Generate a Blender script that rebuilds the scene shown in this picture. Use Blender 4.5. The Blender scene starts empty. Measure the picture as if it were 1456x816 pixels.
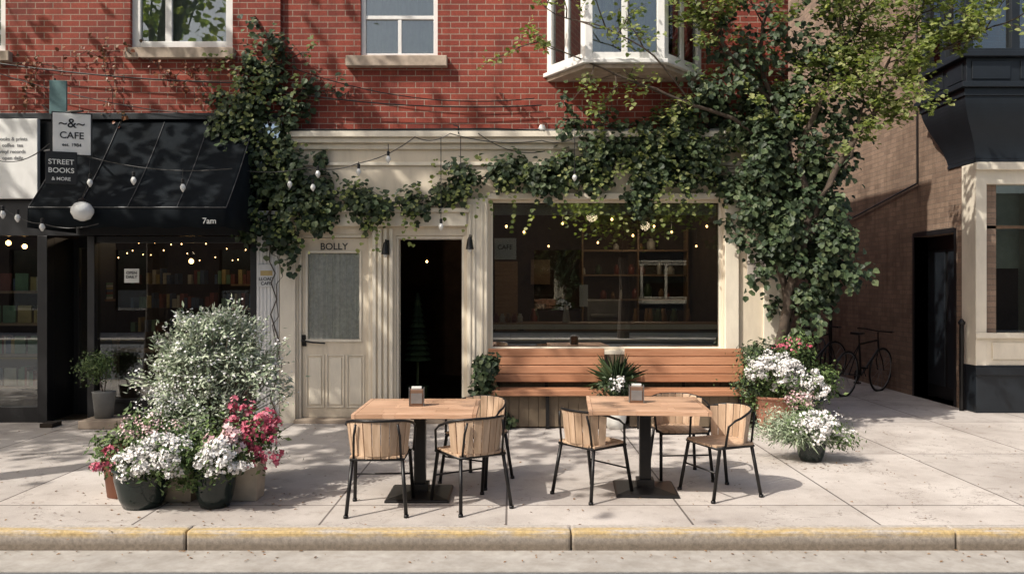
import bpy, math, random
import numpy as np
from mathutils import Vector, Matrix
random.seed(7); rng=np.random.default_rng(7)
CY=-9.73; CH=1.65; FP=1132.4
# survey helpers: elevation drawing -> metres at a given real depth y
def S(y=0): return FP/(y-CY)
def X(px,y=0): return (px-728)/S(y)
def Z(py,y=0): return CH+(408-py)/S(y)
def P(px,py,y=0): return Vector((X(px,y),y,Z(py,y)))

# ---------------------------------------------------------------- materials
def newmat(name):
    m=bpy.data.materials.new(name); m.use_nodes=True
    nt=m.node_tree; b=nt.nodes["Principled BSDF"]; return m,nt,b
def setin(n,**k):
    for a,v in k.items(): n.inputs[a.replace('_',' ')].default_value=v
def c4(c): return (c[0],c[1],c[2],1)
def ramp(nt,stops):
    r=nt.nodes.new('ShaderNodeValToRGB'); e=r.color_ramp.elements
    while len(e)<len(stops): e.new(0.5)
    for i,(p,c) in enumerate(stops): e[i].position=p; e[i].color=c4(c)
    return r
def mixc(nt,a,b,fac,blend='MIX'):
    m=nt.nodes.new('ShaderNodeMix'); m.data_type='RGBA'; m.blend_type=blend
    for s,v in ((0,fac),(6,a),(7,b)):
        if hasattr(v,'is_linked'): nt.links.new(v,m.inputs[s])
        else: m.inputs[s].default_value=v if s==0 else c4(v)
    return m.outputs[2]
def noise(nt,scale,detail=3,rough=.6,vec=None,mapscale=None):
    n=nt.nodes.new('ShaderNodeTexNoise'); setin(n,Scale=scale,Detail=min(detail,5),Roughness=rough)
    if vec is None:
        tc=nt.nodes.new('ShaderNodeTexCoord'); vec=tc.outputs['Object']
    if mapscale:
        mp=nt.nodes.new('ShaderNodeMapping'); mp.inputs['Scale'].default_value=mapscale
        nt.links.new(vec,mp.inputs[0]); vec=mp.outputs[0]
    nt.links.new(vec,n.inputs['Vector']); return n
def bump(nt,b,h,strength=.3,dist=.01):
    bp=nt.nodes.new('ShaderNodeBump'); setin(bp,Strength=strength,Distance=dist)
    nt.links.new(h,bp.inputs['Height']); nt.links.new(bp.outputs[0],b.inputs['Normal'])
def math_(nt,op,a,b_=None,clamp=False):
    m=nt.nodes.new('ShaderNodeMath'); m.operation=op; m.use_clamp=clamp
    for i,v in enumerate((a,b_)):
        if v is None: continue
        if hasattr(v,'is_linked'): nt.links.new(v,m.inputs[i])
        else: m.inputs[i].default_value=v
    return m.outputs[0]
def maprange(nt,v,a,b_,c=0,d=1):
    m=nt.nodes.new('ShaderNodeMapRange'); nt.links.new(v,m.inputs[0])
    for i,x in enumerate((a,b_,c,d)): m.inputs[i+1].default_value=x
    return m.outputs[0]
def M_plain(name,col,rough=.6,metal=0,var=.25,scale=6,bstr=.15,dirt=0,spec=.5):
    m,nt,b=newmat(name); b.inputs['Roughness'].default_value=rough; b.inputs['Metallic'].default_value=metal; b.inputs['Specular IOR Level'].default_value=spec
    n=noise(nt,scale); r=ramp(nt,[(.3,[c*(1-var) for c in col]),(.7,[min(1,c*(1+var*.4)) for c in col])])
    nt.links.new(n.outputs[0],r.inputs[0]); out=r.outputs[0]
    if dirt:
        n2=noise(nt,1.3,5,.7,mapscale=(3,3,.8)); r2=ramp(nt,[(.48,(0,0,0)),(.75,(1,1,1))]); nt.links.new(n2.outputs[0],r2.inputs[0])
        dd=math_(nt,'MULTIPLY',r2.outputs[0],dirt)
        out=mixc(nt,out,(.16,.12,.08),dd)
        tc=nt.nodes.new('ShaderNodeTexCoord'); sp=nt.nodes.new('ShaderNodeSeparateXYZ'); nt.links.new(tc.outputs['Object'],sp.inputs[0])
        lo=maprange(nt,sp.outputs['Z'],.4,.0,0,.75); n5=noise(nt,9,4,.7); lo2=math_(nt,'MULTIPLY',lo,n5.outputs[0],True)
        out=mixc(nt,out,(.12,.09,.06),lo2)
    nt.links.new(out,b.inputs['Base Color'])
    if bstr>.1:
        n3=noise(nt,scale*12,2); bump(nt,b,n3.outputs[0],bstr,.004)
    return m
def M_wood(name,c1,c2,axis=0,rough=.45):
    m,nt,b=newmat(name); b.inputs['Roughness'].default_value=rough
    g=nt.nodes.new('ShaderNodeNewGeometry'); tc=nt.nodes.new('ShaderNodeTexCoord')
    ad=nt.nodes.new('ShaderNodeVectorMath'); ad.operation='ADD'
    mu=math_(nt,'MULTIPLY',g.outputs['Random Per Island'],40); nt.links.new(tc.outputs['Object'],ad.inputs[0]); nt.links.new(mu,ad.inputs[1])
    sc=[28,28,28]; sc[axis]=2.2
    n=noise(nt,1,5,.65,ad.outputs[0],sc); r=ramp(nt,[(.25,c1),(.75,c2)]); nt.links.new(n.outputs[0],r.inputs[0])
    r2=ramp(nt,[(0,(.66,.62,.58)),(1,(1.0,1.0,1.0))]); nt.links.new(g.outputs['Random Per Island'],r2.inputs[0])
    nt.links.new(mixc(nt,r.outputs[0],r2.outputs[0],1.0,'MULTIPLY'),b.inputs['Base Color'])
    bump(nt,b,n.outputs[0],.25,.003); return m
def M_brick(name,ca,cb,cm,horiz='X',bw=.215,rh=.073,ms=.006,patch=(.5,.5,.5)):
    m,nt,b=newmat(name); b.inputs['Roughness'].default_value=.85
    tc=nt.nodes.new('ShaderNodeTexCoord'); sp=nt.nodes.new('ShaderNodeSeparateXYZ'); cb_=nt.nodes.new('ShaderNodeCombineXYZ')
    nt.links.new(tc.outputs['Object'],sp.inputs[0]); nt.links.new(sp.outputs[horiz],cb_.inputs[0]); nt.links.new(sp.outputs['Z'],cb_.inputs[1])
    br=nt.nodes.new('ShaderNodeTexBrick'); setin(br,Scale=1,Color1=c4(ca),Color2=c4(cb),Mortar=c4(cm)); br.inputs['Mortar Size'].default_value=ms
    br.inputs['Brick Width'].default_value=bw; br.inputs['Row Height'].default_value=rh; br.inputs['Bias'].default_value=-.1; br.inputs['Mortar Smooth'].default_value=.15
    nt.links.new(cb_.outputs[0],br.inputs['Vector'])
    n=noise(nt,1.1,5,.65); r=ramp(nt,[(.3,patch),(.65,(1,1,1))]); nt.links.new(n.outputs[0],r.inputs[0])
    n2=noise(nt,60,2,.7); r2=ramp(nt,[(.3,(.7,.7,.7)),(.7,(1.15,1.15,1.15))]); nt.links.new(n2.outputs[0],r2.inputs[0])
    n3=noise(nt,2.2,5,.7,mapscale=(3,3,.5)); r3=ramp(nt,[(.48,(1,1,1)),(.72,(.55,.52,.50))]); nt.links.new(n3.outputs[0],r3.inputs[0])
    o=mixc(nt,br.outputs[0],r.outputs[0],.8,'MULTIPLY'); o=mixc(nt,o,r2.outputs[0],.8,'MULTIPLY'); o=mixc(nt,o,r3.outputs[0],.8,'MULTIPLY')
    nt.links.new(o,b.inputs['Base Color'])
    inv=math_(nt,'SUBTRACT',1,br.outputs['Fac']); hh=math_(nt,'ADD',math_(nt,'MULTIPLY',n2.outputs[0],.35),inv)
    bump(nt,b,hh,.6,.008); return m
def M_leaf(name,cols,rough=.45,trans=.3):
    m,nt,b=newmat(name); b.inputs['Roughness'].default_value=rough; b.inputs['Specular IOR Level'].default_value=.35
    g=nt.nodes.new('ShaderNodeNewGeometry'); k=len(cols); r=ramp(nt,[(i/(k-1),c) for i,c in enumerate(cols)])
    nt.links.new(g.outputs['Random Per Island'],r.inputs[0]); nt.links.new(r.outputs[0],b.inputs['Base Color'])
    if trans:
        t=nt.nodes.new('ShaderNodeBsdfTranslucent'); br=mixc(nt,r.outputs[0],(1.6,1.8,.8),1.0,'MULTIPLY'); nt.links.new(br,t.inputs[0])
        mx=nt.nodes.new('ShaderNodeMixShader'); mx.inputs[0].default_value=trans
        nt.links.new(b.outputs[0],mx.inputs[1]); nt.links.new(t.outputs[0],mx.inputs[2]); nt.links.new(mx.outputs[0],nt.nodes['Material Output'].inputs[0])
    return m
def M_glass(name,base=.12,tint=(.85,.88,.86),rough=0.0):
    m,nt,b=newmat(name); nt.nodes.remove(b)
    tr=nt.nodes.new('ShaderNodeBsdfTransparent'); tr.inputs[0].default_value=c4(tint)
    gl=nt.nodes.new('ShaderNodeBsdfGlossy'); gl.inputs['Roughness'].default_value=rough
    fr=nt.nodes.new('ShaderNodeFresnel'); fr.inputs[0].default_value=1.5
    mx=nt.nodes.new('ShaderNodeMixShader'); nt.links.new(math_(nt,'ADD',fr.outputs[0],base,True),mx.inputs[0]); nt.links.new(tr.outputs[0],mx.inputs[1]); nt.links.new(gl.outputs[0],mx.inputs[2])
    nt.links.new(mx.outputs[0],nt.nodes['Material Output'].inputs[0]); return m
def M_emit(name,col,st):
    m,nt,b=newmat(name); b.inputs['Base Color'].default_value=c4(col); b.inputs['Emission Color'].default_value=c4(col); b.inputs['Emission Strength'].default_value=st; return m

brick_red=M_brick('red_brick',(.33,.062,.036),(.215,.035,.022),(.37,.26,.20),'X',patch=(.58,.52,.52))
brick_side=M_brick('red_brick_side',(.33,.06,.04),(.22,.04,.03),(.38,.28,.24),'Y')
brick_brown=M_brick('brown_brick',(.35,.245,.175),(.24,.165,.12),(.22,.17,.13),'Y',patch=(.55,.52,.5))
brick_far=M_brick('tan_brick',(.36,.20,.12),(.26,.13,.08),(.3,.25,.2),'X')
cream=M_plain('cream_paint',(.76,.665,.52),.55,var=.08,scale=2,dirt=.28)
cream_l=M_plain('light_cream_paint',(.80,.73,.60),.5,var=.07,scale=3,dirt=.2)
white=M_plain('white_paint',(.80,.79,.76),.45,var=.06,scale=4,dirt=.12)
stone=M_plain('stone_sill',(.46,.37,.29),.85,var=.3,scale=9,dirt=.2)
black=M_plain('black_paint',(.012,.012,.013),.42,var=.3)
slate=M_plain('slate_paint',(.012,.016,.021),.45,var=.25,scale=5)
bmetal=M_plain('black_metal',(.012,.011,.011),.4,metal=.3,var=.3)
fabric=M_plain('awning_fabric',(.008,.011,.014),.85,var=.45,scale=3,bstr=.3,spec=.12)
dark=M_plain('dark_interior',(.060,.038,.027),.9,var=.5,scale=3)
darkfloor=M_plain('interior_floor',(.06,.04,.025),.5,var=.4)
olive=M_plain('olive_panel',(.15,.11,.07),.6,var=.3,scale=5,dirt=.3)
grey=M_plain('grey_metal',(.25,.25,.25),.5,metal=.5)
wood_b=M_wood('bench_wood',(.42,.19,.10),(.64,.34,.20),0)
wood_t=M_wood('table_wood',(.46,.25,.15),(.80,.54,.37),0,.4)
wood_c=M_wood('chair_wood',(.42,.28,.18),(.76,.57,.41),2,.5)
wood_d=M_wood('dark_chair_wood',(.22,.09,.05),(.36,.17,.09),2)
wood_i=M_wood('counter_wood',(.25,.14,.07),(.42,.28,.17),0)
glass=M_glass('shop_glass',.30)
glass_l=M_glass('bookshop_glass',.10)
glass_up=M_glass('upper_glass',.16,(.8,.85,.83))
curtain=M_plain('curtain',(.62,.64,.56),.9,var=.15,scale=8)
teal=M_plain('teal_sign',(.12,.21,.21),.5)
paper=M_plain('paper',(.75,.75,.71),.7,var=.05)
bulb_on=M_emit('lit_bulb',(1,.55,.22),12)
bulb_g=M_plain('bulb_glass',(.78,.78,.75),.12,var=.05)
pot_g=M_plain('glazed_green_pot',(.008,.018,.016),.12,var=.3,bstr=.03)
pot_c=M_plain('concrete_pot',(.50,.43,.34),.8,var=.25)
terra=M_plain('terracotta',(.30,.13,.08),.8)
soil=M_plain('soil',(.03,.02,.012),.95)
bark=M_plain('bark',(.085,.062,.045),.9,var=.5,scale=18,bstr=.8)
bark_l=M_plain('light_bark',(.22,.18,.14),.9,var=.4,scale=18,bstr=.6)
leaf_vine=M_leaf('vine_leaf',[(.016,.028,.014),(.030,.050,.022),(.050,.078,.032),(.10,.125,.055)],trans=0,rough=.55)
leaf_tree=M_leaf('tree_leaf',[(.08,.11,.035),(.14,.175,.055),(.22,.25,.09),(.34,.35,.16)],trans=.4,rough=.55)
leaf_far=M_leaf('street_tree_leaf',[(.12,.16,.05),(.20,.24,.07),(.30,.30,.10)],trans=.5,rough=.6)
leaf_silver=M_leaf('silver_leaf',[(.17,.22,.14),(.27,.33,.21),(.40,.45,.32),(.52,.56,.44)],trans=0,rough=.6)
leaf_green=M_leaf('garden_leaf',[(.04,.070,.02),(.08,.13,.04),(.17,.23,.08)],trans=0)
fl_white=M_leaf('white_petal',[(.76,.74,.72),(.84,.82,.80),(.88,.86,.84)],trans=0,rough=.7)
fl_pink=M_leaf('pink_petal',[(.30,.03,.07),(.50,.09,.15),(.66,.28,.33)],trans=0)
fl_soft=M_leaf('soft_pink_petal',[(.6,.35,.38),(.72,.5,.5),(.75,.68,.64)],trans=0)
dryleaf=M_leaf('dry_leaf',[(.10,.05,.02),(.2,.10,.04),(.28,.16,.07)],trans=0)

def M_sidewalk():
    m,nt,b=newmat('concrete_pavement'); b.inputs['Roughness'].default_value=.85
    tc=nt.nodes.new('ShaderNodeTexCoord'); mp=nt.nodes.new('ShaderNodeMapping'); mp.inputs['Location'].default_value=(.04+13*1.3,1.86+1.3*10,0)
    nt.links.new(tc.outputs['Object'],mp.inputs[0])
    br=nt.nodes.new('ShaderNodeTexBrick'); br.offset=0; setin(br,Scale=1,Color1=(.54,.50,.465,1),Color2=(.46,.425,.395,1),Mortar=(.15,.13,.12,1))
    br.inputs['Mortar Size'].default_value=.009; br.inputs['Brick Width'].default_value=1.3; br.inputs['Row Height'].default_value=1.86; br.inputs['Mortar Smooth'].default_value=.3
    nt.links.new(mp.outputs[0],br.inputs['Vector'])
    n=noise(nt,.9,5,.65); r=ramp(nt,[(.3,(.70,.67,.65)),(.6,(1.05,1.04,1.03))]); nt.links.new(n.outputs[0],r.inputs[0])
    n2=noise(nt,120,2,.7); r2=ramp(nt,[(.3,(.85,.85,.85)),(.7,(1.1,1.1,1.1))]); nt.links.new(n2.outputs[0],r2.inputs[0])
    n4=noise(nt,6,5,.75); r4=ramp(nt,[(.54,(1,1,1)),(.75,(.70,.67,.64))]); nt.links.new(n4.outputs[0],r4.inputs[0])
    vo=nt.nodes.new('ShaderNodeTexVoronoi'); vo.inputs['Scale'].default_value=2.6; nt.links.new(tc.outputs['Object'],vo.inputs['Vector']); r5=ramp(nt,[(.03,(.55,.52,.5)),(.055,(1,1,1))]); nt.links.new(vo.outputs['Distance'],r5.inputs[0])
    # hairline cracks
    wv=noise(nt,2.5,4,.7); av=nt.nodes.new('ShaderNodeVectorMath'); av.operation='ADD'; nt.links.new(tc.outputs['Object'],av.inputs[0]); nt.links.new(wv.outputs['Color'],av.inputs[1])
    ve=nt.nodes.new('ShaderNodeTexVoronoi'); ve.feature='DISTANCE_TO_EDGE'; ve.inputs['Scale'].default_value=.42; nt.links.new(av.outputs[0],ve.inputs['Vector']); r6=ramp(nt,[(.0,(.45,.42,.4)),(.004,(1,1,1))]); nt.links.new(ve.outputs['Distance'],r6.inputs[0])
    o=mixc(nt,br.outputs[0],r.outputs[0],1.,'MULTIPLY'); o=mixc(nt,o,r2.outputs[0],1.,'MULTIPLY'); o=mixc(nt,o,r4.outputs[0],1.,'MULTIPLY'); o=mixc(nt,o,r5.outputs[0],.7,'MULTIPLY'); o=mixc(nt,o,r6.outputs[0],.8,'MULTIPLY')
    nt.links.new(o,b.inputs['Base Color']); bump(nt,b,math_(nt,'SUBTRACT',n2.outputs[0],br.outputs['Fac']),.35,.006); return m
def M_kerb():
    m,nt,b=newmat('kerb_paint'); b.inputs['Roughness'].default_value=.8
    tc=nt.nodes.new('ShaderNodeTexCoord'); sp=nt.nodes.new('ShaderNodeSeparateXYZ'); nt.links.new(tc.outputs['Object'],sp.inputs[0])
    n=noise(nt,3,5,.75,mapscale=(1,6,6)); wear=ramp(nt,[(.40,(.12,.12,.12)),(.56,(1,1,1))]); nt.links.new(n.outputs[0],wear.inputs[0])
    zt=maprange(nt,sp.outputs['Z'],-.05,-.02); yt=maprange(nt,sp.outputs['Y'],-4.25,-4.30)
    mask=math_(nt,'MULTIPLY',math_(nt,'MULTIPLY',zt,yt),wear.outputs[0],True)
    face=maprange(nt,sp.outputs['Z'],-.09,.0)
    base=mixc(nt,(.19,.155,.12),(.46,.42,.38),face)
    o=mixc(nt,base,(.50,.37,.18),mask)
    n2=noise(nt,40,3,.7); r2=ramp(nt,[(.3,(.65,.65,.65)),(.7,(1.1,1.1,1.1))]); nt.links.new(n2.outputs[0],r2.inputs[0])
    nt.links.new(mixc(nt,o,r2.outputs[0],1.,'MULTIPLY'),b.inputs['Base Color']); bump(nt,b,n2.outputs[0],.4,.006); return m
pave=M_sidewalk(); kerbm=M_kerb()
concrete=M_plain('gutter_concrete',(.50,.48,.45),.85,var=.2,scale=3,bstr=.3,dirt=.15)
asphalt=M_plain('asphalt',(.12,.125,.135),.9,var=.25,scale=30,bstr=.6)

# ---------------------------------------------------------------- mesh helpers
COL=bpy.context.scene.collection
def E(name,loc=(0,0,0),rz=0):
    o=bpy.data.objects.new(name,None); o.location=loc; o.rotation_euler=(0,0,rz); o.empty_display_size=.1; COL.objects.link(o); return o
class MB:
    def __init__(s): s.v=[]; s.f=[]
    def add(s,vs,fs,M=None):
        b=len(s.v)
        for v in vs:
            v=Vector(v)
            if M is not None: v=M@v
            s.v.append(tuple(v))
        s.f+= [tuple(i+b for i in f) for f in fs]; return s
    def box(s,x0,x1,y0,y1,z0,z1,M=None):
        if x0>x1:x0,x1=x1,x0
        if y0>y1:y0,y1=y1,y0
        if z0>z1:z0,z1=z1,z0
        return s.add([(x0,y0,z0),(x1,y0,z0),(x1,y1,z0),(x0,y1,z0),(x0,y0,z1),(x1,y0,z1),(x1,y1,z1),(x0,y1,z1)],
          [(0,3,2,1),(4,5,6,7),(0,1,5,4),(1,2,6,5),(2,3,7,6),(3,0,4,7)],M)
    def tube(s,pts,r0,r1=None,n=6,M=None,closed=False):
        pts=[Vector(p) for p in pts]; r1=r0 if r1 is None else r1; k=len(pts); vs=[];fs=[]
        for i,p in enumerate(pts):
            if closed: t=pts[(i+1)%k]-pts[i-1]
            else: t=pts[min(i+1,k-1)]-pts[max(i-1,0)]
            t.normalize(); a=Vector((0,0,1)) if abs(t.z)<.9 else Vector((1,0,0))
            u=t.cross(a).normalized(); w=t.cross(u); r=r0+(r1-r0)*i/max(1,k-1)
            for j in range(n):
                an=2*math.pi*j/n; vs.append(p+u*math.cos(an)*r+w*math.sin(an)*r)
        for i in range(k if closed else k-1):
            i2=(i+1)%k
            for j in range(n): fs.append((i*n+j,i*n+(j+1)%n,i2*n+(j+1)%n,i2*n+j))
        if not closed: fs.append(tuple(range(n-1,-1,-1))); fs.append(tuple((k-1)*n+j for j in range(n)))
        return s.add(vs,fs,M)
    def lathe(s,prof,c=(0,0,0),n=20,M=None):
        vs=[];fs=[]; k=len(prof)
        for r,z in prof:
            for j in range(n):
                an=2*math.pi*j/n+(math.pi/4 if n==4 else 0); vs.append((c[0]+r*math.cos(an),c[1]+r*math.sin(an),c[2]+z))
        for i in range(k-1):
            for j in range(n): fs.append((i*n+j,i*n+(j+1)%n,(i+1)*n+(j+1)%n,(i+1)*n+j))
        fs.append(tuple(range(n-1,-1,-1))); fs.append(tuple((k-1)*n+j for j in range(n)))
        return s.add(vs,fs,M)
    def obj(s,name,par,mat,bev=0,smooth=False):
        me=bpy.data.meshes.new(name); me.from_pydata(s.v,[],s.f); me.update()
        if smooth: me.polygons.foreach_set('use_smooth',[True]*len(me.polygons))
        me.materials.append(mat); o=bpy.data.objects.new(name,me); COL.objects.link(o)
        if par: o.parent=par
        if bev:
            md=o.modifiers.new('b','BEVEL'); md.width=bev; md.segments=2; md.limit_method='ANGLE'
        return o
def box(name,par,mat,x0,x1,y0,y1,z0,z1,bev=0,M=None): return MB().box(x0,x1,y0,y1,z0,z1,M).obj(name,par,mat,bev)
def wallgrid(name,par,mat,u0,u1,v0,v1,holes,depth,mp):
    us=sorted(set([u0,u1]+[h[0] for h in holes]+[h[1] for h in holes])); vs_=sorted(set([v0,v1]+[h[2] for h in holes]+[h[3] for h in holes]))
    us=[u for u in us if u0<=u<=u1]; vs_=[v for v in vs_ if v0<=v<=v1]
    mb=MB()
    for w in (0,depth):
        for i in range(len(us)-1):
            for j in range(len(vs_)-1):
                cu=(us[i]+us[i+1])/2; cv=(vs_[j]+vs_[j+1])/2
                if any(h[0]<cu<h[1] and h[2]<cv<h[3] for h in holes): continue
                mb.add([mp(us[i],vs_[j],w),mp(us[i+1],vs_[j],w),mp(us[i+1],vs_[j+1],w),mp(us[i],vs_[j+1],w)],[(0,1,2,3)])
    for (a,b,c,d) in list(holes)+[(u0,u1,v0,v1)]:
        for (p,q) in (((a,c),(b,c)),((b,c),(b,d)),((b,d),(a,d)),((a,d),(a,c))):
            mb.add([mp(p[0],p[1],0),mp(q[0],q[1],0),mp(q[0],q[1],depth),mp(p[0],p[1],depth)],[(0,1,2,3)])
    return mb.obj(name,par,mat)
T_IVY=(np.array([(0,0,0),(-.42,.12,.06),(-.5,.55,.10),(0,1.05,-.06),(.5,.55,.10),(.42,.12,.06)]),[(0,3,2,1),(0,5,4,3)])
T_OVAL=(np.array([(0,0,0),(-.25,.45,.08),(0,1,-.05),(.25,.45,.08)]),[(0,2,1),(0,3,2)])
T_THIN=(np.array([(0,0,0),(-.16,.4,.03),(0,1,-.04),(.16,.4,.03)]),[(0,2,1),(0,3,2)])
_st=[]
for j in range(10):
    a=2*math.pi*j/10; rr=.5 if j%2==0 else .32; _st.append((rr*math.cos(a),rr*math.sin(a),.08 if j%2==0 else 0))
T_FLOWER=(np.array(_st),[tuple(range(10))])
def leafmesh(name,par,mat,pts,nrm,size,T,updir=None,jit=.6):
    pts=np.asarray(pts,float); n=len(pts)
    if n==0: return
    nrm=np.asarray(nrm,float)+rng.normal(0,jit,(n,3)); nrm/=np.linalg.norm(nrm,axis=1)[:,None]+1e-9
    r=rng.normal(0,1,(n,3)) if updir is None else np.asarray(updir,float)+rng.normal(0,.35,(n,3))
    B=r-(r*nrm).sum(1)[:,None]*nrm; B/=np.linalg.norm(B,axis=1)[:,None]+1e-9; A=np.cross(B,nrm)
    t,fs=T; k=len(t); sz=np.asarray(size).reshape(-1,1,1)*np.ones((n,1,1))
    V=pts[:,None,:]+sz*(t[None,:,0:1]*A[:,None,:]+t[None,:,1:2]*B[:,None,:]+t[None,:,2:3]*nrm[:,None,:])
    V=V.reshape(-1,3); fl=[]
    for f in fs: fl+=(np.arange(n)[:,None]*k+np.array(f)[None,:]).tolist()
    me=bpy.data.meshes.new(name); me.from_pydata(V.tolist(),[],fl); me.update(); me.materials.append(mat)
    o=bpy.data.objects.new(name,me); COL.objects.link(o)
    if par: o.parent=par
    return o
def clump_pts(c,r,n,cl=14,spread=.22,shell=.5):
    c=np.array(c);r=np.array(r)
    d=rng.normal(0,1,(cl,3)); d/=np.linalg.norm(d,axis=1)[:,None]; rad=rng.uniform(shell,1,(cl,1)); cc=d*rad
    idx=rng.integers(0,cl,n); p=cc[idx]+rng.normal(0,spread,(n,3)); nr=p-cc[idx]*.3
    return c+p*r, nr
def text(name,par,mat,s,loc,size,rot=(math.pi/2,0,0),align='CENTER'):
    cu=bpy.data.curves.new(name,'FONT'); cu.body=s; cu.size=size; cu.align_x=align; cu.align_y='CENTER'; cu.extrude=.001; cu.offset=size*.012; cu.materials.append(mat)
    o=bpy.data.objects.new(name,cu); o.location=loc; o.rotation_euler=rot; COL.objects.link(o); o.parent=par; return o
def catenary(p,q,sag,n=16):
    p=Vector(p);q=Vector(q); return [p.lerp(q,i/n)-Vector((0,0,sag*4*(i/n)*(1-i/n))) for i in range(n+1)]

# ---------------------------------------------------------------- ground
g=MB(); g.add([(-400,-400,-.13),(400,-400,-.13),(400,400,-.13),(-400,400,-.13)],[(0,1,2,3)]).obj('road',None,asphalt)
box('gutter',None,concrete,-60,60,-4.76,-4.36,-.14,-.124)
KY=-4.36
box('pavement',None,pave,-60,60,KY+.16,14,-.14,0)
kb=MB(); x=-59.0-.4
while x<60:
    L=2.6; kb.box(x+.004,x+L-.004,KY+random.uniform(-.004,.004),KY+.155,-.14,.003+random.uniform(0,.004)); x+=L
kb.obj('kerb',None,kerbm,.016)
box('pavement',None,pave,-60,60,-19,-15.2,-.14,0); box('kerb',None,kerbm,-60,60,-15.2,-15.05,-.14,.003)
box('road_line',None,M_plain('road_paint',(.55,.42,.1),.7,var=.4,scale=20),-60,60,-10.1,-9.98,-.128,-.1255)

# ---------------------------------------------------------------- window helper
def sash(par,M,u0,u1,v0,v1,fr=.06,mull=None,hbar=None,gl=glass_up,fm=white,back=curtain,yb=.12,gap=None):
    f=MB(); f.box(u0,u0+fr,0,.07,v0,v1,M); f.box(u1-fr,u1,0,.07,v0,v1,M); f.box(u0+fr,u1-fr,.002,.068,v0,v0+fr,M); f.box(u0+fr,u1-fr,.002,.068,v1-fr,v1,M)
    for m_ in (mull or []): f.box(m_-fr*.4,m_+fr*.4,.012,.062,v0+fr,(hbar if hbar else v1-fr),M)
    if hbar: f.box(u0+fr,u1-fr,.006,.064,hbar-fr*.4,hbar+fr*.4,M)
    f.obj('window_frame',par,fm,.004)
    MB().box(u0+fr,u1-fr,.035,.04,v0+fr,v1-fr,M).obj('window_glass',par,gl)
    if back:
        b=MB(); n=40
        for i in range(n):
            if gap and gap[0]<i/n<gap[1]: continue
            a=u0+(u1-u0)*i/n; c=u0+(u1-u0)*(i+1)/n; ya=yb+.012*math.sin(i*1.7); yc=yb+.012*math.sin((i+1)*1.7)
            b.add([(a,ya,v0),(c,yc,v0),(c,yc,v1),(a,ya,v1)],[(0,1,2,3)],M)
        b.obj('curtain',par,back)
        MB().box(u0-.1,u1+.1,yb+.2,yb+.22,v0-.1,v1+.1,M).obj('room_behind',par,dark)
def Tm(x,y,z=0,rz=0): return Matrix.Translation((x,y,z))@Matrix.Rotation(rz,4,'Z')

# ---------------------------------------------------------------- cafe building
cafe=E('cafe_building')
XL=X(400); XR=X(1122); ZC=Z(188); TOP=6.5
w2=(X(512),X(622),Z(80),Z(-75)); bay=(X(800),X(982),Z(100),Z(-90))
wallgrid('brick_wall',cafe,brick_red,XL,XR,ZC,TOP,[w2,bay],.28,lambda u,v,w:(u,.03+w,v))
MB().add([(XR,.03,0),(XR,14,0),(XR,14,TOP),(XR,.03,TOP)],[(0,1,2,3)]).obj('side_wall',cafe,brick_side)
box('roof',cafe,grey,XL,XR+.05,-.05,14,TOP,TOP+.12)
sash(cafe,Tm(0,.08),w2[0],w2[1],w2[2],w2[3],.055,mull=[(w2[0]+w2[1])/2],hbar=Z(22))
box('window_sill',cafe,stone,X(493),X(636),-.07,.1,Z(96),Z(81),.008)
hd=(X(424),X(527),0.0,Z(333)); ho=(X(563),X(660),0.0,Z(335)); hw=(X(697),X(1028),Z(497),Z(284))
wallgrid('shopfront_wall',cafe,cream,X(398),XR,0,ZC-.001,[hd,ho,hw],.22,lambda u,v,w:(u,0+w,v))
t=MB()
t.box(X(413),XR+.03,-.16,-.002,Z(198),Z(190)); t.box(X(415),XR+.02,-.11,-.002,Z(205),Z(198.2)); 
t.box(X(415),XR+.02,-.04,-.002,Z(213),Z(205.2)); t.box(X(415),XR+.02,-.03,-.002,Z(236),Z(231))
t.obj('cornice',cafe,cream_l,.006)
box('flashing',cafe,grey,X(413),XR,-.13,.02,Z(189.8),Z(186.5))
t=MB()
t.box(X(410),X(664),-.07,-.002,Z(322),Z(303)); t.box(X(404),X(668),-.10,-.002,Z(302.8),Z(297))
t.box(X(664.5),X(694),-.05,-.002,0,Z(283)); 
for px in (667,673,684,690): t.box(X(px),X(px+3),-.065,-.052,.25,Z(290))
t.box(X(1030),X(1049),-.05,-.002,0,Z(262)); t.box(X(694.3),X(1029.7),-.045,-.002,Z(283.5),Z(275))
t.box(X(1085),X(1122),-.03,-.002,0,Z(215))
for px in (530,538,546,554): t.box(X(px),X(px+5),-.03,-.002,.15,Z(325))
t.box(X(528),X(562),-.036,-.002,0,.145)
t.box(X(399),X(421),-.045,-.002,0,Z(324)); 
t.box(X(694.3),X(1029.7),-.08,-.002,Z(503),Z(497.5))
t.obj('trim',cafe,cream_l,.005)
t=MB()
for h in (hd,ho):
    t.box(h[0],h[0]+.03,.02,.2,0,h[3]-.002); t.box(h[1]-.03,h[1],.02,.2,0,h[3]-.002); t.box(h[0]+.031,h[1]-.031,.02,.2,h[3]-.04,h[3]-.002)
t.obj('door_frame',cafe,cream_l,.004)
dy=.06; a,b=hd[0]+.035,hd[1]-.035; gx0,gx1,gz0,gz1=X(438,dy),X(511,dy),Z(482,dy),Z(360,dy)
wallgrid('door_leaf',cafe,cream,a,b,.05,hd[3]-.045,[(gx0,gx1,gz0,gz1)],.045,lambda u,v,w:(u,dy+w,v))
t=MB()
t.box(gx0-.03,gx1+.03,dy-.018,dy-.001,gz0-.035,gz0-.002); t.box(gx0-.03,gx1+.03,dy-.015,dy-.001,gz1+.002,gz1+.03)
t.box(gx0-.03,gx0-.002,dy-.015,dy-.001,gz0,gz1); t.box(gx1+.002,gx1+.03,dy-.015,dy-.001,gz0,gz1)
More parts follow.
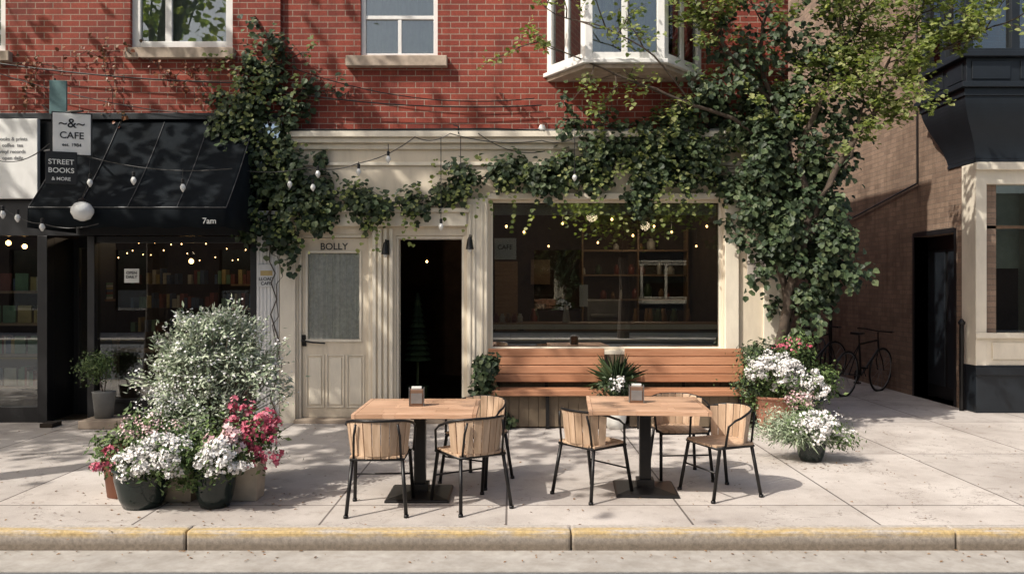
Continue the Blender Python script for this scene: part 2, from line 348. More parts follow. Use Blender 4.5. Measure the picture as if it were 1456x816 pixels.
pw=(b-a-.16)/3
for i in range(3):
    x0=a+.05+i*(pw+.03); z0,z1=.17,.82
    for q in ((x0,x0+.015,z0,z1),(x0+pw-.015,x0+pw,z0,z1),(x0+.016,x0+pw-.016,z0,z0+.015),(x0+.016,x0+pw-.016,z1-.015,z1)):
        t.box(q[0],q[1],dy-.012,dy-.001,q[2],q[3])
    t.box(x0+.035,x0+pw-.035,dy-.010,dy-.001,z0+.04,z1-.04)
t.obj('door_moulding',cafe,cream_l,.003)
MB().box(gx0,gx1,dy+.006,dy+.010,gz0,gz1).obj('door_glass',cafe,M_glass('door_glass',.03,(.97,.98,.97)))
lace=M_plain('lace',(.80,.78,.72),.9,var=.25,scale=25)
t=MB(); n=70; sm=[rng.normal() for _ in range(n+1)]
def cy(i): 
    a_=i/n; return dy+.03+.005*math.sin(i*.9+sm[i//9]*2)+.004*sm[i]*.5+(.018 if .47<a_<.50 else 0)
for i in range(n):
    u=gx0+(gx1-gx0)*i/n; u2=gx0+(gx1-gx0)*(i+1)/n
    t.add([(u,cy(i),gz0),(u2,cy(i+1),gz0),(u2,cy(i+1),gz1),(u,cy(i),gz1)],[(0,1,2,3)])
t.obj('lace_curtain',cafe,lace,0,True)
t=MB(); hz=Z(484,dy); t.tube([(X(428),dy-.01,hz),(X(430),dy-.06,hz),(X(445),dy-.06,hz-.02),(X(462),dy-.05,hz-.03)],.013,.011,8); t.box(X(426),X(434),dy-.015,dy-.001,hz-.07,hz+.07); t.obj('door_handle',cafe,bmetal,.002)
text('door_lettering',cafe,black,'BOLLY',(X(475,dy),dy-.004,Z(351,dy)),.115)
box('threshold',cafe,stone,X(421),X(663),-.12,.2,0.001,.045,.006)
t=MB(); wy=.05
t.box(hw[0],hw[0]+.03,wy,wy+.08,hw[2],hw[3]); t.box(hw[1]-.03,hw[1],wy,wy+.08,hw[2],hw[3]); t.box(hw[0]+.03,hw[1]-.03,wy+.002,wy+.078,hw[2],hw[2]+.03); t.box(hw[0]+.03,hw[1]-.03,wy+.002,wy+.078,hw[3]-.03,hw[3])
t.obj('window_frame',cafe,cream_l,.004)
MB().box(hw[0]+.03,hw[1]-.03,wy+.035,wy+.041,hw[2]+.03,hw[3]-.03).obj('window_glass',cafe,glass)
box('rolled_blind',cafe,M_plain('blind_cloth',(.5,.51,.47),.8),hw[0]+.04,hw[1]-.04,.17,.19,Z(304),hw[3]-.035)
bx0,bx1,bz0,bz1=X(778),X(998),Z(104),Z(-90); by=-.58
pA=Vector((bx0,.03,0)); pB=Vector((X(832,by),by,0)); pC=Vector((X(945,by),by,0)); pD=Vector((bx1,.03,0))
for p,q in ((pA,pB),(pB,pC),(pC,pD)):
    d=q-p; L=d.length; ang=math.atan2(d.y,d.x); M=Tm(p.x,p.y,0,ang)
    sash(cafe,M,.0,L,bz0,bz1,.085,mull=[L*.3] if L>.95 else [L*.5],back=curtain,yb=.25,gap=(.3,.8) if L>.95 else None)
def slab(z0,z1,off,mat,name):
    c=[pA+Vector((-off,0,0)),pB+Vector((-off*.6,-off,0)),pC+Vector((off*.6,-off,0)),pD+Vector((off,0,0))]
    vs=[(v.x,v.y,z0) for v in c]+[(v.x,v.y,z1) for v in c]
    MB().add(vs,[(3,2,1,0),(4,5,6,7),(0,1,5,4),(1,2,6,5),(2,3,7,6),(3,0,4,7)]).obj(name,cafe,mat,.006)
slab(bz0-.05,bz0-.002,.05,white,'bay_sill'); slab(bz0-.10,bz0-.052,.0,stone,'bay_base')
slab(bz1+.002,bz1+.2,.05,white,'bay_head')
# interior
t=MB(); rx0,rx1=X(398)+.02,XR-.05
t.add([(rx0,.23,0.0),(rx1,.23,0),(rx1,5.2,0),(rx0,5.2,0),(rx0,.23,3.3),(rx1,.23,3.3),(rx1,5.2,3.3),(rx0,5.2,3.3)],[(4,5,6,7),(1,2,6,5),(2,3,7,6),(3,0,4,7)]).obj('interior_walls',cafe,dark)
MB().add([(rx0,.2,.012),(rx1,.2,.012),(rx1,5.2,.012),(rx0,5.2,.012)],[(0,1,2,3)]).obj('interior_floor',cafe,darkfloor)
box('window_ledge',cafe,wood_t,X(690),X(1034),.2,.62,Z(466,.4),Z(458,.4),.005)
box('ledge_edge',cafe,cream_l,X(690),X(1034),.185,.199,Z(468,.2),Z(461,.2))
t=MB(); t.box(X(700),X(1030),.24,.26,.75,Z(470,.3)); t.obj('ledge_panel',cafe,M_plain('ledge_green',(.20,.19,.14),.6))
box('partition',cafe,black,X(668),X(676),.23,4.2,0.013,3.2)
t=MB(); t.box(.2,3.0,3.0,3.6,.013,1.05); t.obj('counter',cafe,wood_i,.01)
t=MB()
for z in (1.4,1.85,2.3): t.box(1.3,3.2,4.85,5.15,z,z+.03)
for xx in (1.28,2.3,3.2): t.box(xx,xx+.03,4.86,5.14,.9,2.7)
t.box(-.3,.1,4.3,4.7,.013,2.1); t.box(.35,.7,4.95,5.1,1.7,2.15)
t.obj('back_shelves',cafe,wood_i)
jars=[MB() for _ in range(4)]; jm=[M_plain('jar_red',(.22,.05,.03),.3),M_plain('jar_amber',(.28,.16,.07),.3),M_plain('jar_white',(.6,.58,.52),.4),M_plain('jar_green',(.06,.1,.05),.3)]
for z in (1.43,1.88,2.33):
    x=1.33
    while x<3.1:
        r=random.uniform(.025,.08); h=random.uniform(.08,.3); 
        if random.random()<.7: jars[random.randrange(4)].lathe([(r,0),(r,h*.7),(r*.5,h*.85),(r*.5,h)],(x,5.0,z),8)
        x+=r*2+random.uniform(.02,.22)
zl=Z(458,.4)
for i in range(9):
    jars[0 if i%3==0 else 2 if i%3==1 else 1].lathe([(.03,0),(.035,.07),(.02,.09),(.02,.11)],(X(706,.4)+i%5*.075,.35+.09*(i//5),zl+.002),10)
for i in range(7): jars[2].lathe([(.05-.004*i,0),(.052-.004*i,.028)],(X(805,.4),.38,zl+.030*i),12)
for i in range(6): jars[2].box(X(790,.2),X(818,.2),.24,.32,.78+i*.045,.82+i*.045)
for k in range(16):
    x=random.uniform(.3,2.9); r=random.uniform(.03,.08); jars[random.randrange(4)].lathe([(r,0),(r,.12),(r*.6,.2),(r*.6,.25)],(x,3.2,1.052),10)
for mb_,m_ in zip(jars,jm): mb_.obj('jars',cafe,m_,0,True)
t=MB(); t.box(1.2,1.75,3.05,3.5,1.052,1.45); t.box(1.25,1.7,3.0,3.04,1.15,1.22); t.obj('espresso_machine',cafe,grey,.02)
t=MB(); w=MB()
for i,(px,py,y) in enumerate([(745,330,1.6),(800,318,2.4),(850,345,3.4),(900,335,2.2),(955,330,3.2),(990,350,4),(930,322,1.6),(780,350,4.2),(607,372,3.2),(870,312,1.2),(720,322,1.2),(1005,322,2.2)]):
    p=P(px,py,y); t.lathe([(.006,-.02),(.014,-.010),(.017,.0),(.012,.014),(.006,.02)],p,10); w.tube([p+Vector((0,0,.02)),(p.x,p.y,3.29)],.005)
t.obj('pendant_bulbs',cafe,bulb_on,0,True); w.obj('pendant_cords',cafe,black)
box('sign_reflection_card',cafe,paper,X(703,.2),X(734,.2),.16,.165,Z(369,.2),Z(339,.2)); text('sign_reflection_text',cafe,black,'CAFE',(X(718,.2),.155,Z(352,.2)),.08); box('menu_board',cafe,paper,X(824,.5),X(836,.5),.5,.506,Z(436,.5),Z(405,.5))  # lettered card hung inside stands in for a sign's reflection in the glass
t=MB()
for i in range(12):
    zz=.65+i*.075; r=.2-.014*i; t.lathe([(r,0),(r*.3,.10)],(X(594,1.2),1.2,zz),9)
t.lathe([(.13,0.013),(.16,.3)],(X(594,1.2),1.2,0),12); t.tube([(X(594,1.2),1.2,.3),(X(594,1.2),1.2,.7)],.02)
t.obj('indoor_conifer',cafe,leaf_vine)
pn=E('bench_panel'); t=MB(); x=X(690)
while x<X(1088): t.box(x+.003,min(x+.095,X(1088)),-.10,-.082,.02,Z(503)-.001); x+=.098
t.box(X(690),X(1088),-.081,-.052,.0,Z(503)-.002); t.obj('boards',pn,olive,.003)

# ---------------------------------------------------------------- left shop building
shop=E('bookshop_building'); ZS=Z(167)
w1=(X(187),X(332),Z(70),Z(-75)); w0=(X(-140),X(10),Z(75),Z(-75))
wallgrid('brick_wall',shop,brick_red,-12,XL-.004,ZS,TOP,[w1,w0],.28,lambda u,v,w:(u,-.03+w,v))
box('roof',shop,grey,-12,XL-.004,-.1,14,TOP,TOP+.12)
sash(shop,Tm(0,.02),w1[0],w1[1],w1[2],w1[3],.10,mull=[X(238)],back=curtain); sash(shop,Tm(0,.02),w0[0],w0[1],w0[2],w0[3],.09,back=curtain)
t=MB(); t.box(X(183),X(336),-.11,.05,Z(86),Z(71)); t.box(X(-144),X(20),-.11,.05,Z(90),Z(76)); t.obj('window_sill',shop,stone,.008)
box('fascia',shop,black,-12,X(365),-.02,.2,Z(335),ZS-.002)
box('fascia_cornice',shop,slate,-12,X(400),-.09,-.032,Z(172),Z(163),.004)
box('white_pillar_core',shop,white,X(365.5),X(397.5),-.02,.2,0,Z(300))
t=MB()
for i in range(6): t.box(X(366.5+i*5.2),X(369.5+i*5.2),-.032,-.021,.2,Z(350))
t.box(X(365),X(398),-.04,-.021,0,.19); t.obj('white_pillar_fluting',shop,white,.003)
t=MB()
for a,b in ((55,69),(126,136),(357,365)): t.box(X(a),X(b),-.03,.12,0,Z(335.5))
t.box(X(136.3),X(356.7),-.02,.12,0,Z(567)); t.box(X(136.3),X(356.7),-.05,-.022,Z(571),Z(566)); t.box(-12,X(54.7),-.02,.12,0,Z(578)); t.box(X(136.3),X(356.7),.0,.1,Z(345),Z(336))
t.box(X(-30),X(-25),-.02,.1,Z(578),Z(336)); 
t.box(X(69),X(77),.55,.62,0,Z(336)); t.box(X(120),X(127),.55,.62,0,Z(336)); t.box(X(77),X(120),.552,.618,.0,.35); t.box(X(77),X(120),.552,.618,2.15,2.3)
t.box(X(66),X(69),.12,.6,0,Z(336)); t.box(X(127),X(130),.12,.6,0,Z(336))
t.obj('shopfront_frame',shop,black,.004)
t=MB(); t.box(X(136.5),X(356.5),.04,.046,Z(567),Z(345)); t.box(-12,X(54.5),.04,.046,Z(578),Z(336)); t.box(X(77.2),X(119.8),.58,.586,.35,2.15); t.obj('shop_glass',shop,glass_l)
box('door_pull',shop,grey,X(112),X(114),.50,.53,1.0,1.45); box('door_poster',shop,paper,X(86,.5),X(100,.5),.53,.534,1.35,1.6)
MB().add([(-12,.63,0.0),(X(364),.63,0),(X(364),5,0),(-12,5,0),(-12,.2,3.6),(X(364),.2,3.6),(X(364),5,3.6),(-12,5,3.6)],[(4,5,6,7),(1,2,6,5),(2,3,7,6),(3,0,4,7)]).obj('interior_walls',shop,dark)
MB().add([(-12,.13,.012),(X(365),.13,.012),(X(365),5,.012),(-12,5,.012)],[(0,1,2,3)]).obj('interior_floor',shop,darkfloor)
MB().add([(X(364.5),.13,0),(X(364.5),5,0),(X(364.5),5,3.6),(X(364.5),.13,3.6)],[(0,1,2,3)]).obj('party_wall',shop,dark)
bk=[MB() for _ in range(5)]; bm=[M_plain('book_cream',(.6,.55,.45),.6),M_plain('book_green',(.18,.3,.18),.6),M_plain('book_red',(.25,.07,.05),.6),M_plain('book_blue',(.08,.12,.2),.6),M_plain('book_yellow',(.5,.37,.15),.6)]
sh=MB()
for z in (.42,.82,1.2,1.6):
    sh.box(-7.4,X(52),.15,.5,z-.03,z); x=-7.3
    while x<X(50):
        if random.random()<.35: w=random.uniform(.12,.18); bk[random.randrange(5)].box(x,x+w,.2,.22,z+.001,z+.22); x+=w+.03
        else: w=random.uniform(.02,.045); bk[random.randrange(5)].box(x,x+w,.2,.35,z+.001,z+random.uniform(.15,.24)); x+=w+.002
for z in (.9,1.3,1.7):
    sh.box(X(180),X(350),3.6,3.9,z-.03,z); x=X(185,3.6)
    while x<X(350):
        w=random.uniform(.03,.07)
        if random.random()<.7: bk[random.randrange(5)].box(x,x+w,3.62,3.8,z+.001,z+random.uniform(.15,.26))
        x+=w+.01
for i in range(7): bk[i%5].box(X(137,.4)+.01*(i%2),X(155,.4),.35,.5,Z(425,.4)+i*.03,Z(425,.4)+i*.03+.027)
sh.box(X(136,.4),X(156,.4),.3,.55,Z(425,.4)-.03,Z(425,.4)-.002); sh.box(X(165,.6),X(172,.6),.5,.56,.013,Z(480,.5)); sh.box(X(150,.6),X(235,.6),.5,.9,Z(500,.6),Z(497,.6)); sh.box(X(228,.6),X(235,.6),.5,.56,.013,Z(500.5,.6))
sh.obj('bookshelf',shop,wood_i)
for mb_,m_ in zip(bk,bm): mb_.obj('books',shop,m_)
t=MB()
for i in range(24):
    px=142+i*9.0; y=1.0+2.4*random.random(); p=P(px+random.uniform(-3,3),352+random.uniform(-8,20),y); t.lathe([(.003,-.010),(.009,0),(.003,.010)],p,8)
for px,py,y in ((272,371,1.2),(12,345,1),(35,350,1.4)): t.lathe([(.01,-.04),(.032,-.02),(.032,.01),(.01,.03)],P(px,py,y),10)
t.obj('lit_bulbs',shop,bulb_on,0,True)
MB().tube([P(272,368,1.2),(X(272,1.2),1.2,3.6)],.006).lathe([(.06,-.0),(.05,.05),(.015,.09)],P(272,370,1.2)+Vector((0,0,.03)),12).obj('pendant_lamp',shop,bmetal)
box('window_notice',shop,paper,X(175),X(196),.03,.034,Z(402),Z(382)); text('notice_text',shop,black,'OPEN\nDAILY',(X(185.5),.026,Z(391)),.05)
box('step',shop,stone,X(130,-.2),X(192,-.2),-.5,-.06,0.002,.10,.01)
box('building_left_side',shop,brick_side,-12.2,-12.002,0,14,0,TOP)

# awning
aw=E('awning'); ax0,ax1=-5.3,-3.13; zt=Z(172); yf=-1.0; zf=2.52; zb=2.30
t=MB(); prof=[]
for i in range(9):
    k=i/8; prof.append((-.04+(yf+.04)*k, zt+(zf-zt)*k-.05*math.sin(math.pi*k)))
nu=48; vs=[];fs=[]
for i in range(nu+1):
    u=i/nu; xx=ax0+(ax1-ax0)*u; sagg=.022*abs(math.sin(u*math.pi*4))+.006*math.sin(u*31)
    for (yy,zz) in prof: vs.append((xx,yy,zz-sagg*math.sin(math.pi*(yy/yf)) if yy>yf else zz))
    vs.append((xx,yf-.01+.006*math.sin(i*.9),zb+.01*math.sin(i*.7)))
k=len(prof)+1
for i in range(nu):
    for j in range(k-1): fs.append((i*k+j,i*k+j+1,(i+1)*k+j+1,(i+1)*k+j))
t.add(vs,fs)
for xx in (ax0-.002,ax1+.002):
    t.add([(xx,-.04,zt)]+[(xx,a,b) for a,b in prof[1:]]+[(xx,yf-.01,zb),(xx,-.04,zb)],[tuple(range(len(prof)+2))])
o=t.obj('fabric',aw,fabric,0,True); o.modifiers.new('s','SOLIDIFY').thickness=.006
t=MB()
for i in range(5):
    xx=ax0+(ax1-ax0)*i/4; t.tube([(xx,a,b+.004) for a,b in prof],.007,n=6)
t.tube([(ax0,yf,zf),(ax1,yf,zf)],.010); t.obj('ribs',aw,slate)
text('valance_text',aw,paper,'7am',(ax1-.18,yf-.02,zb+.07),.09)
# globe lantern hanging from the awning
gl_=E('globe_lantern'); c=P(117,300,-1.12); MB().lathe([(.02,-.11),(.08,-.085),(.115,-.02),(.115,.02),(.08,.075),(.03,.10)],c,18).obj('globe',gl_,bulb_g,0,True); MB().lathe([(.035,.10),(.04,.12),(.012,.14)],c,12).tube([c+Vector((0,0,.14)),c+Vector((0,.1,.28))],.006).obj('fitting',gl_,bmetal)

sg=E('shop_sign'); box('board',sg,white,X(-90,-.1),X(56,-.1),-.14,-.08,Z(283,-.1),Z(170,-.1),.006)
for i,(s_) in enumerate(['books & prints','coffee  tea','vinyl records','open daily']): text('lettering',sg,grey,s_,(X(18,-.14),-.143,Z(198+i*9,-.14)),.06)
hs=E('hanging_sign'); hy=-1.15
def panel(par,mat,px0,px1,py0,py1,y,rz,name,frame=None):
    c=P((px0+px1)/2,(py0+py1)/2,y); w=(px1-px0)/S(y)/math.cos(rz); h=(py1-py0)/S(y); M=Matrix.Translation(c)@Matrix.Rotation(rz,4,'Z')
    MB().box(-w/2,w/2,-.015,.015,-h/2,h/2,M).obj(name,par,mat,.004)
    if frame: MB().box(-w/2-.012,w/2+.012,-.01,.01,-h/2-.012,h/2+.012,M).obj(name+'_frame',par,frame)
    return c,M
c,M=panel(hs,white,80,125,162,220,hy,.35,'white_board',black)
for i,(s_,zz,sz) in enumerate((('~&~',.11,.14),('CAFE',-.02,.1),('est. 1984',-.12,.05))): text('lettering',hs,black,s_,M@Vector((0,-.018,zz)),sz,(math.pi/2,0,.35))
c,M=panel(hs,black,69,106,216,262,hy-.05,.35,'black_board')
for s_,zz,sz in (('STREET',.06,.075),('BOOKS',-.03,.075),('& MORE',-.12,.05)): text('lettering',hs,paper,s_,M@Vector((0,-.018,zz)),sz,(math.pi/2,0,.35))
panel(hs,teal,72,94,115,163,hy,.2,'teal_board')
t=MB(); t.tube([P(60,150,-.04),P(76,162,hy+.05),P(118,158,hy-.05)],.012); t.tube([P(62,215,-.04),P(72,213,hy)],.01); t.tube([P(78,112,hy),P(78,216,hy)],.01); t.obj('bracket',hs,bmetal)
nt_=E('notice_sign'); box('plate',nt_,M_plain('notice',(.5,.45,.4),.6),X(1061),X(1097),-.055,-.032,Z(398),Z(359),.002)
for i in range(4): text('lettering',nt_,black,['PARKING','CUSTOMERS','ONLY','7am - 6pm'][i],(X(1079),-.058,Z(365+i*9)),.06)
nt2=E('notice_sign'); box('plate',nt2,M_plain('notice2',(.66,.66,.64),.6),X(368.5),X(392),-.045,-.034,Z(408),Z(376),.001); box('logo',nt2,bm[4],X(372),X(389),-.047,-.0455,Z(392),Z(385)); text('lettering',nt2,black,'LLOAD\nCAFE',(X(380),-.048,Z(400)),.055)
def sconce(px,py):
    e=E('wall_lamp',(X(px),-.05,Z(py))); t=MB(); t.box(-.025,.025,-.0,.018,-.09,.09); t.tube([(0,0,.04),(0,-.08,.09),(0,-.12,.05)],.008); t.lathe([(.015,.06),(.03,.03),(.042,-.05),(.05,-.09)],(0,-.12,0),12); t.obj('body',e,bmetal,.003)
    MB().lathe([(.02,-.08),(.026,-.1),(.01,-.13)],(0,-.12,0),10).obj('bulb',e,bulb_g,0,True)
sconce(551,352); sconce(669,345)
cb=E('utility_cables'); t=MB()
t.tube(catenary(P(-40,85,-.12),P(330,118,-.12),.05),.009); t.tube(catenary(P(330,118,-.12),P(770,150,-.05),.12),.008); t.tube(catenary(P(410,95,-.05),P(760,140,-.05),.18),.006)
t.tube(catenary(P(-30,95,-.12),P(300,165,-.12),.1),.006); t.tube([P(415,185,-.14),P(700,183,-.14),P(775,186,-.14)],.008); t.tube(catenary(P(680,190,-.17),P(775,215,-.14),.1),.005); t.tube([P(652,190,-.17),P(652,180,-.1),P(645,178,-.02)],.008)
t.obj('cables',cb,bmetal)
MB().lathe([(.04,-.05),(.05,.0),(.03,.05)],P(771,184,-.1),10).obj('insulator',cb,paper,.0,True)
sl=E('string_lights'); t=MB(); bl=MB(); so=MB()
def strand(pts,y,sag,bulbs):
    for a,b in zip(pts[:-1],pts[1:]): t.tube(catenary(P(*a,y),P(*b,y),sag,12),.0055)
    for (px,py) in bulbs:
        p=P(px,py,y); so.lathe([(.016,.0),(.018,.05),(.008,.06)],p,8); bl.lathe([(.006,-.085),(.028,-.05),(.03,-.03),(.016,.0)],p,10)
strand([(-20,222),(70,205),(330,240)],-1.12,.12,[(4,300),(128,255),(190,252),(260,262)])
t.tube([P(128,228,-1.12),P(128,250,-1.12)],.004); t.tube([P(190,238,-1.12),P(190,247,-1.12)],.004); t.tube([P(260,240,-1.12),P(260,257,-1.12)],.004)
strand([(0,292),(60,318),(140,318)],-1.12,.05,[(25,305),(60,318)])
strand([(330,240),(440,238),(510,232),(590,195)],-.35,.05,[(412,258),(445,262),(452,243),(510,240),(552,222)])
for (px,a,b) in ((412,238,256),(510,230,238),(552,205,220),(817,190,245),(627,195,320),(655,195,240)): t.tube([P(px,a,-.3),P(px,b,-.3)],.005)
strand([(590,195),(640,190),(770,200),(830,190)],-.3,.06,[(627,318),(817,248)])
t.obj('wire',sl,black); bl.obj('bulbs',sl,bulb_g,0,True); so.obj('sockets',sl,black)

# ---------------------------------------------------------------- right building
rb=E('brick_building'); RX=6.1; RY=.8
wallgrid('side_wall',rb,brick_brown,RY,14,0,9,[(1.25,2.34,.0,2.4)],.3,lambda u,v,w:(RX+w,u,v))
box('side_door',rb,black,RX+.2,RX+.25,1.25,2.34,.02,2.4); t=MB(); t.box(RX+.18,RX+.2,1.3,1.75,.2,2.2); t.box(RX+.18,RX+.2,1.83,2.28,.2,2.2); t.obj('door_panels',rb,slate,.01)
t=MB(); t.box(RX-.01,RX+.2,1.2,1.25,0,2.46); t.box(RX-.01,RX+.2,2.34,2.39,0,2.46); t.box(RX-.01,RX+.2,1.251,2.339,2.401,2.47); t.obj('door_frame',rb,black)
box('front_core',rb,dark,RX+.3,12,RY+.6,14,0,9)
box('front_wall_top',rb,brick_far,RX+.012,12,RY,RY+.3,3.3,9)
box('front_base',rb,slate,RX-.02,12,RY-.10,RY+.3,0,.62,.01); box('front_base_cap',rb,slate,RX-.04,12,RY-.13,RY-.101,.50,.60,.005)
t=MB(); y0=RY-.08
t.box(RX-.015,RX+.13,y0,RY+.25,.62,3.28); t.box(RX+.75,RX+.87,y0,RY+.25,.62,3.28); t.box(RX+1.8,RX+1.95,y0,RY+.25,.62,3.28); t.box(RX+3.3,RX+3.45,y0,RY+.25,.62,3.28); t.box(RX+.13,RX+5,y0+.01,RY+.25,3.0,3.27); t.box(RX+.13,RX+5,y0+.01,RY+.25,.621,1.0); t.box(RX-.04,RX+5,y0-.05,y0-.002,.98,1.05); t.box(RX-.04,RX+5,y0-.06,y0-.002,3.18,3.279)
t.box(RX+.2,RX+.68,y0-.012,y0+.009,.7,.92)
t.obj('cream_window_frame',rb,cream_l,.006)
t=MB(); t.box(RX+.13,RX+.17,y0+.08,y0+.12,1,3); t.box(RX+.70,RX+.75,y0+.08,y0+.12,1,3); t.box(RX+.17,RX+.7,y0+.08,y0+.12,2.42,2.46); t.obj('sash_bars',rb,M_plain('brown_sash',(.15,.09,.05),.5))
box('shop_glass',rb,glass_up,RX+.13,RX+5,y0+.1,y0+.105,1,3)
box('blind',rb,curtain,RX+.15,RX+5,y0+.3,y0+.31,1.9,3)
t=MB(); ox=5.84; oy=RY-.25
t.box(ox,12,oy,RY+.9,4.12,4.22); t.box(ox-.05,12,oy-.05,RY+.95,4.221,4.29); t.box(ox+.05,12,oy+.05,RY+.85,4.291,4.62); t.box(ox-.03,12,oy-.03,RY+.93,4.621,4.69); t.box(ox,12,oy,RY+.9,4.691,4.73)
for xx in (ox+.02,ox+.62,ox+1.3,ox+2.2): t.box(xx,xx+.11,oy+.02,oy+.13,4.731,7)
for yy in (oy+.5,RY+.75): t.box(ox+.02,ox+.13,yy,yy+.13,4.731,7)
t.box(ox-.1,12,oy-.1,RY+1,7.001,7.3)
t.box(ox+.24,12,oy+.17,RY+.6,3.285,3.33)
for yy in (oy+.12,oy+.6): t.box(ox+.035,ox+.049,yy,yy+.36,4.34,4.58)
for xx in (ox+.12,ox+.75,ox+1.45): t.box(xx,xx+.5,oy+.035,oy+.049,4.34,4.58)
t.obj('oriel_bay',rb,slate,.006)
vs=[];fs=[]; NS=16
for i in range(NS+1):
    k=i/NS; o_=.22*(.5-.5*math.cos(math.pi*k)); z=4.119-.785*k
    vs+=[(ox+.02+o_,oy+.02+o_*.7,z),(12,oy+.02+o_*.7,z),(12,RY+.88-.3*k,z),(ox+.02+o_,RY+.88-.3*k,z)]
for i in range(NS):
    for j in range(4): fs.append((i*4+j,i*4+(j+1)%4,(i+1)*4+(j+1)%4,(i+1)*4+j))
MB().add(vs,fs).obj('oriel_corbel',rb,slate)
MB().box(ox+.08,12,oy+.08,oy+.085,4.73,7).box(ox+.08,ox+.085,oy+.09,RY+.8,4.73,7).obj('oriel_glass',rb,glass_up)
box('oriel_core',rb,dark,ox+.4,12,oy+.4,RY+.7,4.73,7)
box('roof',rb,grey,RX,12,RY,14,9,9.1)
t=MB(); t.tube([(RX-.03,2.2,3.2),(RX-.03,2.25,8)],.012); t.tube([(RX-.03,2.2,3.2),(RX-.03,5.4,2.75)],.012); t.tube([(RX-.05,5.4,0),(RX-.05,5.4,3.3)],.03); t.obj('conduit',rb,bmetal)
box('alley_wall',None,brick_far,XR+.01,RX-.01,13.5,14,0,4)
gp=E('gate_post'); MB().tube([(6.0,.9,0),(6.0,.9,1.15)],.03,n=8).lathe([(.04,0),(.05,.03),(.01,.08)],(6.0,.9,1.15),8).obj('post',gp,bmetal)

# ---------------------------------------------------------------- street across (seen in glass)
ob=E('brick_building')
hs_=[]
for i in range(12): hs_.append((-22+i*3.8,-22+i*3.8+1.8,.8,3.0))
wallgrid('wall',ob,M_plain('dark_render',(.09,.06,.045),.8),-24,24,0,5.2,hs_,.2,lambda u,v,w:(u,-19-w,v)); box('core',ob,dark,-24,24,-30,-19.3,0,5.25)
t=MB()
for h in hs_: t.box(h[0],h[1],-19.16,-19.15,h[2],h[3])
t.obj('glass',ob,glass_up)

# ---------------------------------------------------------------- furniture
def table(x,y,rz):
    e=E('cafe_table',(x,y,0),rz); t=MB(); w,d=.93,.84; n=7
    for i in range(n):
        a=-d/2+i*d/n; xs=[-w/2+.03]+sorted(random.uniform(-w/2+.2,w/2-.2) for _ in range(2))+[w/2-.03]
        for k in range(3): t.box(xs[k]+.0006,xs[k+1]-.0006,a+.001,a+d/n-.001,.672,.705)
    t.box(-w/2,-w/2+.0285,-d/2,d/2,.67,.706); t.box(w/2-.0285,w/2,-d/2,d/2,.67,.706)
    t.obj('table_top',e,wood_t,.0018)
    t=MB(); t.box(-.045,.045,-.045,.045,.03,.64); t.box(-.3,.3,-.04,.04,.645,.668); t.box(-.04,.04,-.3,.3,.6455,.6675); t.lathe([(.35,.0),(.35,.014),(.33,.024),(.09,.05)],(0,0,0.001),4); t.box(-.07,.07,-.07,.07,.03,.1)
    t.obj('pedestal',e,bmetal,.004)
table(-.73,-3.40,0); table(1.08,-3.26,math.radians(-4))
def dispenser(x,y,rz):
    e=E('napkin_dispenser',(x,y,.708),rz); t=MB(); t.box(-.055,.055,-.04,.04,0,.13); t.obj('body',e,M_plain('dispenser_brown',(.2,.12,.08),.4),.008)
    t=MB(); t.box(-.06,-.0555,-.045,.045,0,.14); t.box(.0555,.06,-.045,.045,0,.14); t.box(-.045,.045,-.046,-.0405,.02,.1); t.obj('side_plates',e,grey,.002)
    t=MB(); t.box(-.04,.04,-.02,.02,.131,.15); t.obj('napkins',e,paper,.003)
dispenser(-.76,-3.38,.1); dispenser(1.02,-3.2,-.1)
